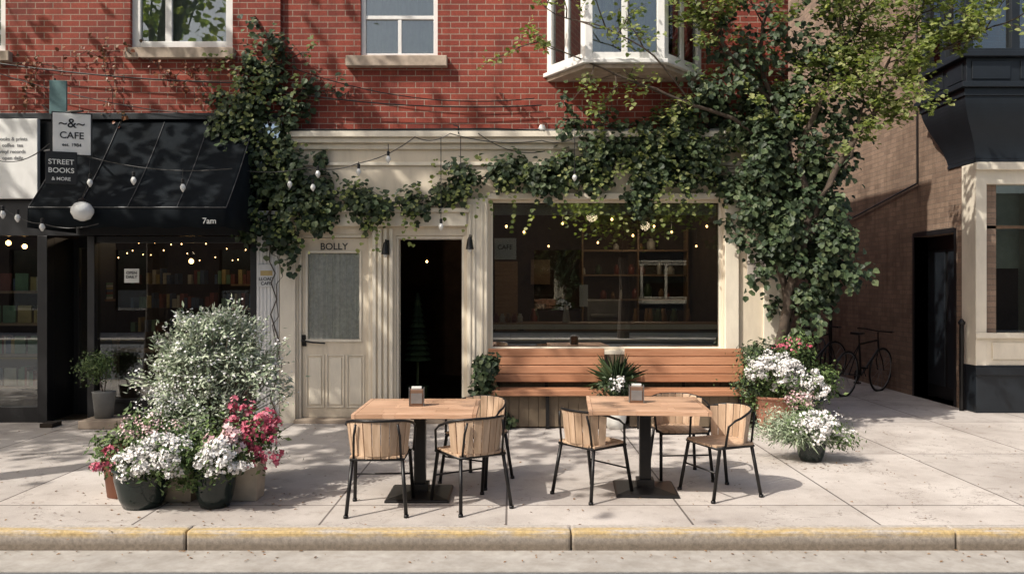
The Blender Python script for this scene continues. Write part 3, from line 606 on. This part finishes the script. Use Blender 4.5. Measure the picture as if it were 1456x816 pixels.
def chair(x,y,rdeg,wood=wood_c):
    e=E('cafe_chair',(x,y,0),math.radians(rdeg)); s=MB(); n=7; w=.40; H=.695
    for i in range(n):
        a=-w/2+i*w/n; cx=abs(a+w/n/2)/(w/2); L=.20-.03*cx*cx
        s.box(a+.002,a+w/n-.002,-L,L,.412,.43)
    s.obj('seat',e,wood,.003)
    bk=MB(); R=.215; nb=9; A0=math.radians(200); A1=math.radians(340)
    for i in range(nb):
        a=A0+(A1-A0)*(i+.5)/nb; M=Matrix.Translation((R*math.cos(a),R*math.sin(a)+.01,0))@Matrix.Rotation(a-math.pi/2,4,'Z')
        hw_=R*(A1-A0)/nb/2*.93; k=abs((i+.5)/nb-.5)*2; zt_=H-.04*k**3; off=.03
        vs=[(-hw_,-.006,.43),(hw_,-.006,.43),(hw_,.006,.43),(-hw_,.006,.43),(-hw_*1.1,off-.006,zt_),(hw_*1.1,off-.006,zt_),(hw_*1.1,off+.006,zt_),(-hw_*1.1,off+.006,zt_)]
        bk.add(vs,[(0,3,2,1),(4,5,6,7),(0,1,5,4),(1,2,6,5),(2,3,7,6),(3,0,4,7)],M)
    bk.obj('backrest',e,wood,.002)
    f=MB(); top=[]
    for i in range(15):
        a=math.radians(185)+math.radians(170)*i/14; k=abs(i/14-.5)*2; top.append(((R+.037)*math.cos(a),(R+.037)*math.sin(a)+.01,H-.004-.055*k**3))
    f.tube([(-.235,.12,.42),(-.25,.10,.58),(-.25,.04,H-.075)]+top+[(.25,.04,H-.075),(.25,.10,.58),(.235,.12,.42)],.0095,n=8)
    f.tube([(-.19,-.18,.405),(.19,-.18,.405),(.2,.17,.405),(-.2,.17,.405)],.011,n=8,closed=True)
    for sx in (-1,1):
        f.tube([(sx*.235,.12,.42),(sx*.205,.15,.405),(sx*.225,.225,.0)],.014,n=8); f.tube([(sx*.18,-.17,.405),(sx*.215,-.235,.0)],.014,n=8)
        f.tube([(sx*.17,-.175,.41),(sx*.165,-.20,.58),(sx*.15,-.215,H-.03)],.009,n=8)
        f.lathe([(.019,0),(.018,.02)],(sx*.225,.225,0.001),8); f.lathe([(.019,0),(.018,.02)],(sx*.215,-.235,0.001),8)
    f.tube([(-.215,.18,.22),(.215,.18,.22)],.007)
    f.obj('frame',e,bmetal,0,True)
chair(-.98,-3.80,2); chair(-.31,-3.70,32); chair(-.30,-2.95,150)
chair(.64,-3.38,-50); chair(1.66,-3.36,112); chair(1.46,-2.78,185)
def bench(px0,px1):
    xa,xb=X(px0,-.2),X(px1,-.2); xc=(xa+xb)/2; L=(xb-xa)/2; e=E('wooden_bench',(xc,-.32,0)); t=MB()
    for i in range(4):
        z=.515+i*.101; y=.11+.015*i; t.box(-L,L,y,y+.026,z,z+.093)
    t.box(-L+.0,L+.02,-.20,-.10,.425,.455); t.box(-L,L+.02,-.095,.0,.424,.454); t.box(-L,L+.02,.005,.10,.425,.455)
    t.box(-L,L+.02,-.205,-.18,.39,.4245)
    t.obj('slats',e,wood_b,.006)
    f=MB()
    for xx in (-L+.12,L-.12,0):
        f.box(xx-.02,xx+.02,-.16,-.12,0,.423); f.box(xx-.02,xx+.02,.185,.2,0,.90); f.box(xx-.0195,xx+.0195,-.12,.184,.385,.423)
    f.obj('frame',e,bmetal,.003)
    p=MB(); x=-L+.02
    while x<L-.02: p.box(x,min(x+.112,L-.02),-.11,-.095,.02,.384); x+=.116
    p.obj('base_panel',e,olive,.003)
bench(694,860); bench(889,1058)

# ---------------------------------------------------------------- bicycles
def bicycle(x,y,rz,lean):
    e=E('bicycle',(x,y,0)); e.rotation_euler=(lean,0,rz); R=.34
    tires=MB()
    for cx in (-.52,.52):
        tires.tube([(cx+R*math.cos(a),0,R+R*math.sin(a)) for a in np.linspace(0,2*math.pi,28,endpoint=False)],.017,n=6,closed=True)
    tires.obj('tyres',e,bmetal,0,True)
    sp=MB()
    for cx in (-.52,.52):
        for k in range(14):
            a=k*2*math.pi/14; sp.tube([(cx,.02*(-1)**k,R),(cx+(R-.02)*math.cos(a),0,R+(R-.02)*math.sin(a))],.0022,n=3)
        sp.tube([(cx+(R-.02)*math.cos(a),0,R+(R-.02)*math.sin(a)) for a in np.linspace(0,2*math.pi,28,endpoint=False)],.007,n=5,closed=True)
    sp.obj('spokes',e,grey)
    f=MB(); bb=(-.08,0,.29); st=(-.2,0,.78); ht=(.36,0,.82); hb=(.40,0,.68)
    for a,b in ((bb,st),(st,ht),(bb,hb),(ht,hb)): f.tube([a,b],.016,n=8)
    for sy in (-.05,.05): f.tube([bb,(-.52,sy,R)],.009); f.tube([st,(-.52,sy,R)],.008); f.tube([hb,(.45,sy,.5),(.52,sy,R)],.010)
    f.tube([st,(-.23,0,.92)],.012); f.tube([ht,(.34,0,.95)],.012); f.tube([(.22,-.27,.98),(.38,-.22,.97),(.36,0,.96),(.38,.22,.97),(.22,.27,.98)],.012,n=8)
    f.lathe([(.09,-.006),(.09,.006)],(0,0,0),16,Matrix.Translation((-.08,.06,.29))@Matrix.Rotation(math.pi/2,4,'X')); f.tube([(-.08,.08,.29),(.02,.08,.16)],.008); f.tube([(-.08,-.08,.29),(-.18,-.08,.42)],.008); f.box(-.02,.06,.06,.14,.14,.165); f.box(-.22,-.14,-.14,-.06,.42,.445)
    f.obj('frame',e,bmetal,0,False)
    s=MB(); s.add([(-.37,-.07,.93),(-.37,.07,.93),(-.2,.05,.94),(-.08,.015,.93),(-.08,-.015,.93),(-.2,-.05,.94),(-.37,-.07,.97),(-.37,.07,.97),(-.2,.05,.965),(-.08,.015,.955),(-.08,-.015,.955),(-.2,-.05,.965)],[(0,1,2,3,4,5),(11,10,9,8,7,6),(0,6,7,1),(1,7,8,2),(2,8,9,3),(3,9,10,4),(4,10,11,5),(5,11,6,0)]); s.obj('saddle',e,black,.008)
bicycle(5.42,2.6,math.radians(38),.08); bicycle(5.25,4.2,math.radians(30),.08); bicycle(5.8,5.8,math.radians(85),.12)

# ---------------------------------------------------------------- pots and plants
def pot_round(par,x,y,r,h,mat,z=.002): MB().lathe([(r*.68,0),(r*.85,h*.25),(r*1.0,h*.7),(r*1.02,h*.92),(r*1.08,h*.93),(r*1.08,h),(r*.95,h),(r*.93,h*.9),(0.01,h*.9)],(x,y,z),28).obj('pot',par,mat,0,True)
def stems(par,base,tips,r=.008,mat=bark):
    t=MB(); b=Vector(base)
    for q in tips:
        q=Vector(q); m_=b.lerp(q,.5)+Vector((random.uniform(-.05,.05),random.uniform(-.05,.05),.08)); t.tube([b,m_,q],r,r*.4,n=5)
    t.obj('stems',par,mat)
def F_(px,py,y): return tuple(P(px,py,y))
def flowers(par,c,r,n,mat,size=.035,cl=9,foliage=True):
    c=np.array(c); r=np.array(r); d=rng.normal(0,1,(cl*4,3)); d[:,1]-=.7; d[:,2]+=.35; d/=np.linalg.norm(d,axis=1)[:,None]; cc=d*rng.uniform(.6,1.08,(cl*4,1))*r
    idx=rng.integers(0,len(cc),n); v=rng.normal(0,1,(n,3)); v[:,2]+=.5; v[:,1]-=.5; v/=np.linalg.norm(v,axis=1)[:,None]
    hr=rng.uniform(.02,.055,len(cc))[idx][:,None]; p=c+cc[idx]+v*hr*np.array([1.2,.8,.8])+rng.normal(0,.008,(n,3))
    leafmesh('flowers',par,mat,p,v,rng.uniform(size*.7,size*1.2,n),T_FLOWER,jit=.3)
    if foliage:
        m=int(n*.5); p,nr=clump_pts(c,r*.95,m,16,.35,.3); leafmesh('leaves',par,leaf_green,p,nr+np.array([0,0,.5]),rng.uniform(.025,.055,m),T_OVAL)
fp=E('flower_planter'); yb=-3.72
pot_round(fp,X(203,yb),yb,.20,.30,pot_g); pot_round(fp,X(306,yb),yb,.155,.31,pot_g)
t=MB(); t.lathe([(.17,0),(.19,.24),(.2,.24),(.2,.27),(.17,.27),(.17,.2)],(X(258,-3.5),-3.5,.002),4); t.lathe([(.14,0),(.16,.26),(.17,.26),(.17,.3),(.15,.3),(.14,.25)],(X(352,-3.5),-3.5,.002),4); t.obj('square_pots',fp,pot_c,.004)
MB().lathe([(.13,0),(.16,.25),(.17,.25),(.17,.29),(.14,.29)],(X(178,-3.4),-3.4,.002),20).obj('terracotta_pot',fp,terra,0,True)
MB().lathe([(.2,0),(.22,.36),(.24,.36),(.24,.4),(.2,.4)],(-2.42,-3.2,.002),24).obj('large_pot',fp,pot_g,0,True)
bc=Vector((-2.40,-3.25,.98)); tips=[]
P_=[];Nn=[];U=[]
lobes=[(Vector((0,0,0)),.50),(Vector((-.24,-.05,-.10)),.36),(Vector((.27,0,-.05)),.38),(Vector((.05,-.05,.22)),.34),(Vector((-.12,-.1,.1)),.34),(Vector((.0,-.12,-.35)),.40),(Vector((-.22,-.1,-.42)),.30)]
for i in range(300):
    lo,lr=lobes[i%len(lobes)]; th=random.uniform(0,2*math.pi); ph=random.uniform(-.5,1.3); d=Vector((math.cos(th)*math.cos(ph),math.sin(th)*math.cos(ph)*.9,math.sin(ph)))
    R=lr*random.uniform(.55,1.18); b0=bc+lo; q=b0+Vector((d.x*R,d.y*R*.8,d.z*R*.9)); tips.append(q)
    for k in range(44):
        s_=random.uniform(.3,1.06)**.7; w_=Vector((random.gauss(0,.038),random.gauss(0,.038),random.gauss(0,.038))); p=b0.lerp(q,s_)+w_; P_.append(p); Nn.append((random.gauss(0,.4),-.5+random.gauss(0,.3),.8)); U.append(tuple(d+Vector((0,0,.3))))
leafmesh('silver_leaves',fp,leaf_silver,P_,Nn,rng.uniform(.03,.065,len(P_)),T_THIN,updir=U)
t=MB()
for q in tips: t.tube([Vector((-2.42,-3.2,.35)),Vector((-2.42,-3.2,.35)).lerp(q,.5)+Vector((0,0,.06)),q],.005,.002,n=4)
t.obj('bush_stems',fp,bark_l)
pp=[tuple(q) for q in tips]; pp=np.repeat(np.array(pp),7,0); pp=pp+rng.normal(0,.03,pp.shape); leafmesh('tiny_flowers',fp,fl_white,pp,np.tile([0,-.5,.8],(len(pp),1)),rng.uniform(.014,.028,len(pp)),T_FLOWER)
for (px,py,y,rx,rz_,n) in ((205,640,-3.7,.28,.16,900),(300,640,-3.7,.3,.2,900),(250,610,-3.4,.35,.2,1200),(360,620,-3.5,.2,.2,700),(165,640,-3.5,.18,.15,600),(270,670,-3.75,.3,.1,500)):
    p,nr=clump_pts(F_(px,py,y),(rx,.22,rz_),n,14,.28,.3); leafmesh('leaves',fp,leaf_green,p,nr+np.array([0,-.2,.5]),rng.uniform(.03,.065,n),T_OVAL)
flowers(fp,F_(232,650,-3.92),(.26,.12,.17),1900,fl_white,.028,12); flowers(fp,F_(190,658,-3.92),(.13,.1,.12),500,fl_white,.026,5); flowers(fp,F_(316,650,-3.92),(.17,.12,.14),1000,fl_white,.028,8)
flowers(fp,F_(372,628,-3.62),(.18,.14,.22),430,fl_pink,.042,11); flowers(fp,F_(345,600,-3.5),(.13,.1,.20),120,fl_pink,.04,5); flowers(fp,F_(158,655,-3.7),(.11,.1,.13),150,fl_pink,.033,4); flowers(fp,F_(318,625,-3.85),(.12,.08,.08),110,fl_soft,.055,3); flowers(fp,F_(215,612,-3.7),(.24,.12,.14),330,fl_soft,.02,12); flowers(fp,F_(240,575,-3.6),(.25,.12,.2),300,fl_white,.018,14,False)

rp=E('flower_planter'); y=-2.15
pot_round(rp,X(1153,y),y,.14,.24,pot_g)
U=[];P_=[]; c=Vector(P(1145,622,y))
for i in range(1700):
    th=random.uniform(0,2*math.pi); e_=random.uniform(.0,1.1); d=Vector((math.cos(th)*math.cos(e_),math.sin(th)*math.cos(e_),math.sin(e_)*.8)); P_.append(c+d*random.uniform(.05,.22)+Vector((-.1,0,0))*random.random()); U.append(tuple(d))
leafmesh('grass_blades',rp,leaf_silver,P_,np.tile([0,-.4,.8],(len(P_),1)),rng.uniform(.08,.18,len(P_)),(T_THIN[0]*np.array([.3,1,1]),T_THIN[1]),updir=U)
for (px,py,rx,rz_,n) in ((1105,605,.28,.18,1500),(1150,600,.3,.17,1100),(1185,620,.2,.13,700)):
    p,nr=clump_pts(F_(px,py,y),(rx,.24,rz_),n,14,.28,.3); leafmesh('leaves',rp,leaf_silver if px<1120 else leaf_green,p,nr+np.array([0,-.2,.5]),rng.uniform(.02,.05,n),T_THIN)
flowers(rp,F_(1165,606,y-.15),(.22,.14,.14),900,fl_white,.028,12); flowers(rp,F_(1200,622,y-.1),(.10,.1,.09),240,fl_white,.026,4)
rp2=E('flower_planter'); y=-.55
pot_round(rp2,X(1100,y),y,.21,.40,terra); pot_round(rp2,X(1150,y),y+.1,.2,.36,pot_g)
for (px,py,rx,rz_,n,m_) in ((1085,505,.22,.18,900,leaf_vine),(1130,500,.25,.2,1000,leaf_green),(1165,540,.2,.25,800,leaf_green),(1100,560,.3,.2,1200,leaf_green),(1080,545,.25,.2,700,leaf_vine)):
    p,nr=clump_pts(F_(px,py,y+.05),(rx,.22,rz_),n,14,.28,.3); leafmesh('leaves',rp2,m_,p,nr+np.array([0,-.2,.5]),rng.uniform(.035,.075,n),T_OVAL)
flowers(rp2,F_(1098,527,y-.2),(.32,.14,.21),1800,fl_white,.032,16); flowers(rp2,F_(1148,552,y-.2),(.23,.14,.19),650,fl_white,.030,9); flowers(rp2,F_(1125,492,y-.1),(.2,.12,.08),90,fl_pink,.03,4); flowers(rp2,F_(1140,568,y-.22),(.2,.14,.10),260,fl_soft,.028,8)
pl=E('potted_ivy'); y=-.35; pot_round(pl,X(700,y),y,.13,.22,pot_g)
for (px,py,rx,rz_,n) in ((690,530,.14,.2,450),(695,572,.2,.18,550),(705,597,.16,.1,250),(685,560,.12,.2,250),(688,515,.1,.1,120)):
    p,nr=clump_pts(F_(px,py,y-.1),(rx,.14,rz_),n,12,.26,.3); leafmesh('leaves',pl,leaf_vine,p,nr+np.array([0,-.6,.4]),rng.uniform(.04,.075,n),T_IVY)
pm=E('potted_palm'); y=-.42; pot_round(pm,X(875,y),y,.14,.3,paper); P_=[];U=[]; c=P(875,548,y)
for i in range(130):
    th=random.uniform(0,2*math.pi); e_=random.uniform(.2,1.4); d=Vector((math.cos(th)*math.cos(e_),math.sin(th)*math.cos(e_)*.5,math.sin(e_))); P_.append(c); U.append(tuple(d))
leafmesh('fronds',pm,leaf_vine,P_,np.tile([0,-.8,.5],(len(P_),1)),rng.uniform(.2,.45,len(P_)),(T_THIN[0]*np.array([.35,1,3]),T_THIN[1]),updir=U,jit=.3)
p,nr=clump_pts(F_(873,550,y-.1),(.2,.1,.12),500,10,.3,.3); leafmesh('leaves',pm,leaf_vine,p,nr+np.array([0,-.6,.4]),rng.uniform(.04,.07,500),T_OVAL)
flowers(pm,F_(880,545,y-.18),(.1,.06,.06),150,fl_white,.028,3,foliage=False)
bp_=E('potted_plant'); y=-.28; MB().lathe([(.10,0),(.13,.30),(.135,.31),(.1,.31)],(X(148,y),y,.102),20).obj('pot',bp_,M_plain('grey_pot',(.2,.2,.19),.7),0,True)
p,nr=clump_pts(F_(137,521,y),(.2,.18,.18),2000,22,.28,.2); leafmesh('leaves',bp_,leaf_green,p,nr+np.array([0,-.2,.5]),rng.uniform(.02,.045,2000),T_OVAL)
stems(bp_,(X(148,y),y,.35),[F_(130,520,y),F_(140,510,y),F_(150,520,y)],.006)
MB().box(X(84),X(101),-.4,-.2,.002,.05).obj('doormat',None,soil)

# ---------------------------------------------------------------- vines
vine=E('climbing_vine')
def vineblob(px,py,rx,ry,dens=1.0,y=-.1,dy=.13,sz=(.045,.085)):
    s=S(0); a=rx/s; b=ry/s; n=int(math.pi*a*b*1500*dens)+5; c=np.array(P(px,py,y)); ncl=max(5,int(math.pi*a*b*42))
    th=rng.uniform(0,2*math.pi,ncl); rr=np.sqrt(rng.uniform(0,1,ncl))*rng.uniform(.8,1.25,ncl)
    cc=np.stack([a*rr*np.cos(th),rng.uniform(-dy,dy*.6,ncl),b*rr*np.sin(th)],1); idx=rng.integers(0,ncl,n)
    off=rng.normal(0,.064,(n,3))*np.array([1,.8,1.1]); p=c+cc[idx]+off; p[:,1]=np.minimum(p[:,1],-.035-rng.uniform(0,.03,n))
    nr=np.array([0,-1.0,.75])+off*6; up=np.array([0,-.3,-1.0])+rng.normal(0,.5,(n,3))
    return p,nr,up,rng.uniform(sz[0],sz[1],n)
def blobs(lst,name,par,mat,**k):
    A=[vineblob(*b,**k) for b in lst]; leafmesh(name,par,mat,np.concatenate([a[0] for a in A]),np.concatenate([a[1] for a in A]),np.concatenate([a[3] for a in A]),T_IVY,updir=np.concatenate([a[2] for a in A]),jit=.4)
blobs([(375,95,32,38,.7),(350,140,40,35,.65),(335,185,32,35,.8),(385,160,35,40,.65),(375,215,48,45,.85),(365,265,42,38,.9),(395,300,45,35),(375,335,32,20,.7),(408,355,9,28,.8),(455,120,32,18,.25),(430,150,25,20,.3),(430,245,35,25,.8),(360,50,12,20,.3),
 (455,285,40,30),(500,290,40,26),(540,292,30,20),(585,285,32,16),(625,280,25,14),(655,250,22,20),(690,255,32,22),(735,248,36,20),(780,245,40,26),(820,235,40,28,.9),(865,225,40,34,.9),(905,215,40,38,.9),(935,245,40,36,.9),(900,275,40,18,.7),(915,298,22,8,.5),(850,180,40,26,.4),(800,165,30,20,.3),
 (955,200,40,42,.8),(985,235,40,38,.9),(1000,180,45,45,.7),(1030,230,35,45,.8),(1045,150,40,50,.7)],'leaves',vine,leaf_vine)
P_=[];N_=[];U_=[]
for k in range(170):
    px,py=random.choice([(375,200),(350,130),(400,290),(480,285),(560,285),(690,250),(780,240),(880,225),(960,215),(1020,200),(930,260),(380,100)])
    q=P(px+random.gauss(0,40),py+random.gauss(0,18),-.2-random.uniform(0,.08)); dd=Vector((random.gauss(0,.7),-.15,random.gauss(-.4,.7))).normalized()
    for i in range(random.randint(4,9)):
        q=q+dd*.045+Vector((0,0,-.006*i)); 
        if q.y>-.1: q.y=-.1
        P_.append(tuple(q+Vector((random.gauss(0,.015),0,random.gauss(0,.015))))); N_.append((0,-1,.7)); U_.append(tuple(dd+Vector((random.gauss(0,.8),0,-.5))))
leafmesh('young_shoots',vine,leaf_tree,P_,N_,rng.uniform(.03,.06,len(P_)),T_IVY,updir=U_,jit=.4)
def walk(p,q,n,j,y=-.06):
    out=[]
    for i in range(n+1):
        k=i/n; out.append(P(p[0]+(q[0]-p[0])*k+random.gauss(0,j)*(0<i<n),p[1]+(q[1]-p[1])*k+random.gauss(0,j)*(0<i<n),y+random.uniform(-.03,.02)))
    return out
t=MB()
for a,b in (((395,600),(385,330)),((385,330),(375,90)),((375,200),(480,110)),((380,250),(560,295)),((560,295),(680,255)),((680,255),(900,225)),((900,230),(1100,250)),((380,260),(330,170)),((800,170),(1000,200)),((900,240),(1060,150)),((420,130),(500,135)),((380,100),(440,75))): t.tube(walk(a,b,14,4),.011,.006,n=5); t.tube(walk(a,b,14,6),.006,.004,n=4)
t.obj('vine_stems',vine,bark)
dv=E('dry_vine'); t=MB(); P_=[]
for a,b in (((0,95),(180,70)),((180,70),(300,150)),((150,60),(165,205)),((60,90),(30,150)),((250,110),(330,90))):
    w_=walk(a,b,12,5,-.08); t.tube(w_,.005,.003,n=4)
    for q in w_:
        for k in range(4): P_.append(q+Vector((random.gauss(0,.04),random.uniform(-.04,0),random.gauss(0,.05))))
t.obj('stems',dv,bark); leafmesh('leaves',dv,M_leaf('red_leaf',[(.14,.03,.015),(.2,.08,.03),(.08,.05,.02)],trans=0),P_,np.tile([0,-1,.5],(len(P_),1)),rng.uniform(.03,.055,len(P_)),T_IVY)

# ---------------------------------------------------------------- tree by the corner
tree=E('tree'); tb=MB(); TP=[];TN=[];TU=[]
limbs=[
 ([(1102,606,-.2),(1108,520,-.25),(1112,470,-.3),(1126,400,-.34),(1150,310,-.50),(1138,230,-.50),(1160,150,-.6),(1200,80,-.6),(1232,10,-.6),(1262,-70,-.7)],.075,.012),
 ([(1118,606,-.25),(1098,520,-.2),(1120,450,-.2),(1104,350,-.25),(1126,250,-.3),(1100,150,-.35),(1080,60,-.4),(1108,-30,-.5)],.06,.015),
 ([(1148,320,-.5),(1190,240,-.65),(1240,165,-.75),(1295,100,-.9),(1350,66,-1.05),(1412,38,-1.2)],.042,.006),
 ([(1240,165,-.7),(1262,90,-.8),(1310,20,-.9),(1330,-50,-.9)],.022,.006),
 ([(1120,260,-.3),(1060,180,-.4),(985,150,-.5),(910,120,-.55),(845,92,-.6),(765,60,-.6)],.03,.005),
 ([(1100,150,-.35),(1040,80,-.5),(1000,20,-.6),(980,-40,-.6)],.026,.006),
 ([(1200,240,-.65),(1215,200,-.7),(1225,130,-.7),(1200,60,-.7),(1190,-20,-.8)],.02,.006),
 ([(985,150,-.5),(930,80,-.7),(860,40,-.8),(790,20,-.8),(750,-20,-.8)],.012,.004),
]
def smooth(pts,k=4):
    out=[]
    for i in range(len(pts)-1):
        p0=pts[max(i-1,0)];p1=pts[i];p2=pts[i+1];p3=pts[min(i+2,len(pts)-1)]
        for j in range(k):
            t_=j/k; out.append(.5*((2*p1)+(p2-p0)*t_+(2*p0-5*p1+4*p2-p3)*t_*t_+(3*p1-p0-3*p2+p3)*t_**3)+Vector((random.gauss(0,.012),random.gauss(0,.012),0)))
    out.append(pts[-1]); return out
def spray(p,d,L,r,lv,dens):
    n=5; pts=[p]; q=Vector(p); dd=Vector(d).normalized()
    for i in range(n):
        dd=(dd+Vector((random.gauss(0,.22),random.gauss(0,.22),random.gauss(0,.16)+(.05 if lv else -.06)))).normalized(); q=q+dd*L/n
        if q.y>-.08: q.y=-.08
        pts.append(q.copy())
    tb.tube(pts,r,r*.35,n=5)
    if lv>0:
        for k in range(random.randint(3,5)):
            i=random.randint(1,n); a=Vector((random.gauss(0,1),random.gauss(0,1),random.gauss(0,.6))); spray(pts[i],(dd+a*.8),L*.6,r*.5,lv-1,dens)
    else:
        for i in range(1,n+1):
            for k in range(dens):
                TP.append(pts[i]+Vector((random.gauss(0,.04),random.gauss(0,.04),random.gauss(0,.035)))); TN.append((random.gauss(0,.3),-.45+random.gauss(0,.3),1)); TU.append(tuple(dd+Vector((0,0,-.4))))
for li,(pt,r0,r1) in enumerate(limbs):
    pts=smooth([P(*q) for q in pt]); tb.tube(pts,r0,r1,n=8)
    k0=0.55 if li==0 else (.6 if li==1 else .30); m=len(pts); cnt=[18,12,22,12,8,9,14,8][li]
    for k in range(cnt):
        i=int(m*(k0+(1-k0)*(k+.5)/cnt)); i=min(i,m-1); d=(pts[i]-pts[i-1]).normalized(); a=Vector((random.gauss(0,.9),random.gauss(-.3,.7),random.gauss(.1,.6))); spray(pts[i],d*.7+a,random.uniform(.35,.66),.009,1,3 if li in(4,7) else 6)
tb.obj('trunk_and_limbs',tree,bark,0,True)
leafmesh('leaves_light',tree,leaf_tree,[tuple(q) for q in TP],TN,rng.uniform(.032,.068,len(TP)),T_IVY,updir=TU,jit=.4)
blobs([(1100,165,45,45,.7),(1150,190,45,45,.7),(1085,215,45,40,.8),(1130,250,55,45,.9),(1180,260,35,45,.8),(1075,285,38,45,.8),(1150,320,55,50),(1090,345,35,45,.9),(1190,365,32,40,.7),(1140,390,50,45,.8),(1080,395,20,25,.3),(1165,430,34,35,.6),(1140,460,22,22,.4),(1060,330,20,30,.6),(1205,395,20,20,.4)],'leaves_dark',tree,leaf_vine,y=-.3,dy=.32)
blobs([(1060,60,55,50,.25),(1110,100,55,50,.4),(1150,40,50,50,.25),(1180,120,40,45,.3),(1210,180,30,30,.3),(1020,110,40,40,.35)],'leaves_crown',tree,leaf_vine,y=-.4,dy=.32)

# ---------------------------------------------------------------- street trees (out of frame / reflected)
def street_tree(x,y,h0,R,seed,nl=7000,sz=.16):
    random.seed(seed); e=E('street_tree'); t=MB(); top=Vector((x,y,h0)); t.tube([(x,y,-.1),(x+.05,y,1.5),top],.2,.15,n=10)
    tips=[]
    for k in range(9):
        a=k*2.4; rr=R*random.uniform(.5,.95); q=Vector((x+rr*math.cos(a),y+rr*math.sin(a),h0+R*random.uniform(.5,1.6))); m_=top.lerp(q,.5)+Vector((0,0,.4)); t.tube([top,m_,q],.09,.02,n=6); tips+= [q,m_]
        for j in range(4):
            s_=m_.lerp(q,random.random()); q2=s_+Vector((random.gauss(0,.7),random.gauss(0,.7),random.gauss(.2,.5))); t.tube([s_,q2],.03,.008,n=4); tips.append(q2)
    t.obj('trunk',e,bark)
    tp=np.array([tuple(q) for q in tips]); idx=rng.integers(0,len(tp),nl); p=tp[idx]+rng.normal(0,.42,(nl,3)); p[:,2]=np.maximum(p[:,2],h0-.1+rng.uniform(0,.5,nl)); leafmesh('leaves',e,leaf_far,p,np.tile([0,0,1.],(nl,1)),rng.uniform(sz*.6,sz*1.2,nl),T_IVY,jit=.6)
street_tree(-6.2,-4.0,5.0,2.5,1,2000)
street_tree(-11.5,-4.0,4.6,2.3,5,2500)
street_tree(3.6,-15.9,2.6,2.3,2,6500,.16); street_tree(-5.5,-16.0,2.8,2.4,3,4500,.2); street_tree(10,-16,3,2.4,4,3500,.2)

n=520; pts=np.stack([rng.uniform(-6,7,n),rng.uniform(-4.3,-.2,n),np.full(n,.006)],1); k=200; pts=np.concatenate([pts,np.stack([rng.uniform(-6,7,k),rng.uniform(-4.6,-4.37,k),np.full(k,-.118)],1),np.stack([rng.normal(2.9,.35,80),rng.normal(-2.3,.25,80),np.full(80,.006)],1),np.stack([rng.normal(-2.4,.6,120),rng.normal(-3.7,.3,120),np.full(120,.006)],1)])
leafmesh('fallen_leaves',None,dryleaf,pts,np.tile([0,0,1.],(len(pts),1)),rng.uniform(.012,.035,len(pts)),T_OVAL,jit=.15)

# ---------------------------------------------------------------- lit lamps inside the shops
def lamp(x,y,z,p):
    l=bpy.data.lights.new('pendant_light','POINT'); l.energy=p; l.color=(1,.74,.5); l.shadow_soft_size=.08; o=bpy.data.objects.new('pendant_light',l); o.location=(x,y,z); COL.objects.link(o)
lamp(1.2,2.2,2.7,34); lamp(2.3,4.0,2.7,14); lamp(-4.2,2.0,2.7,20)

# ---------------------------------------------------------------- light, sky, camera
d=Vector((.56,.40,-.72)).normalized()
w=bpy.data.worlds.new('World'); bpy.context.scene.world=w; w.use_nodes=True; nt=w.node_tree; sky=nt.nodes.new('ShaderNodeTexSky'); sky.sky_type='NISHITA'; sky.sun_disc=False
sky.sun_elevation=math.asin(-d.z); sky.sun_rotation=math.atan2(-d.x,-d.y); sky.air_density=1.0; sky.dust_density=5; sky.ozone_density=.2
bg=nt.nodes['Background']; bg.inputs[1].default_value=.15; nt.links.new(sky.outputs[0],bg.inputs[0])
L=bpy.data.lights.new('sun','SUN'); L.energy=4.7; L.angle=math.radians(.6); L.color=(1,.94,.85); so_=bpy.data.objects.new('sun',L); COL.objects.link(so_); so_.rotation_euler=d.to_track_quat('-Z','Y').to_euler()
cam=bpy.data.cameras.new('camera'); cam.lens=28; cam.sensor_width=36; cam.clip_end=1500; co=bpy.data.objects.new('camera',cam); COL.objects.link(co); co.location=(0,CY,CH); co.rotation_euler=(math.pi/2,0,0)
bpy.context.scene.camera=co
vs=bpy.context.scene.view_settings; vs.view_transform='Standard'; vs.look='None'; vs.exposure=0
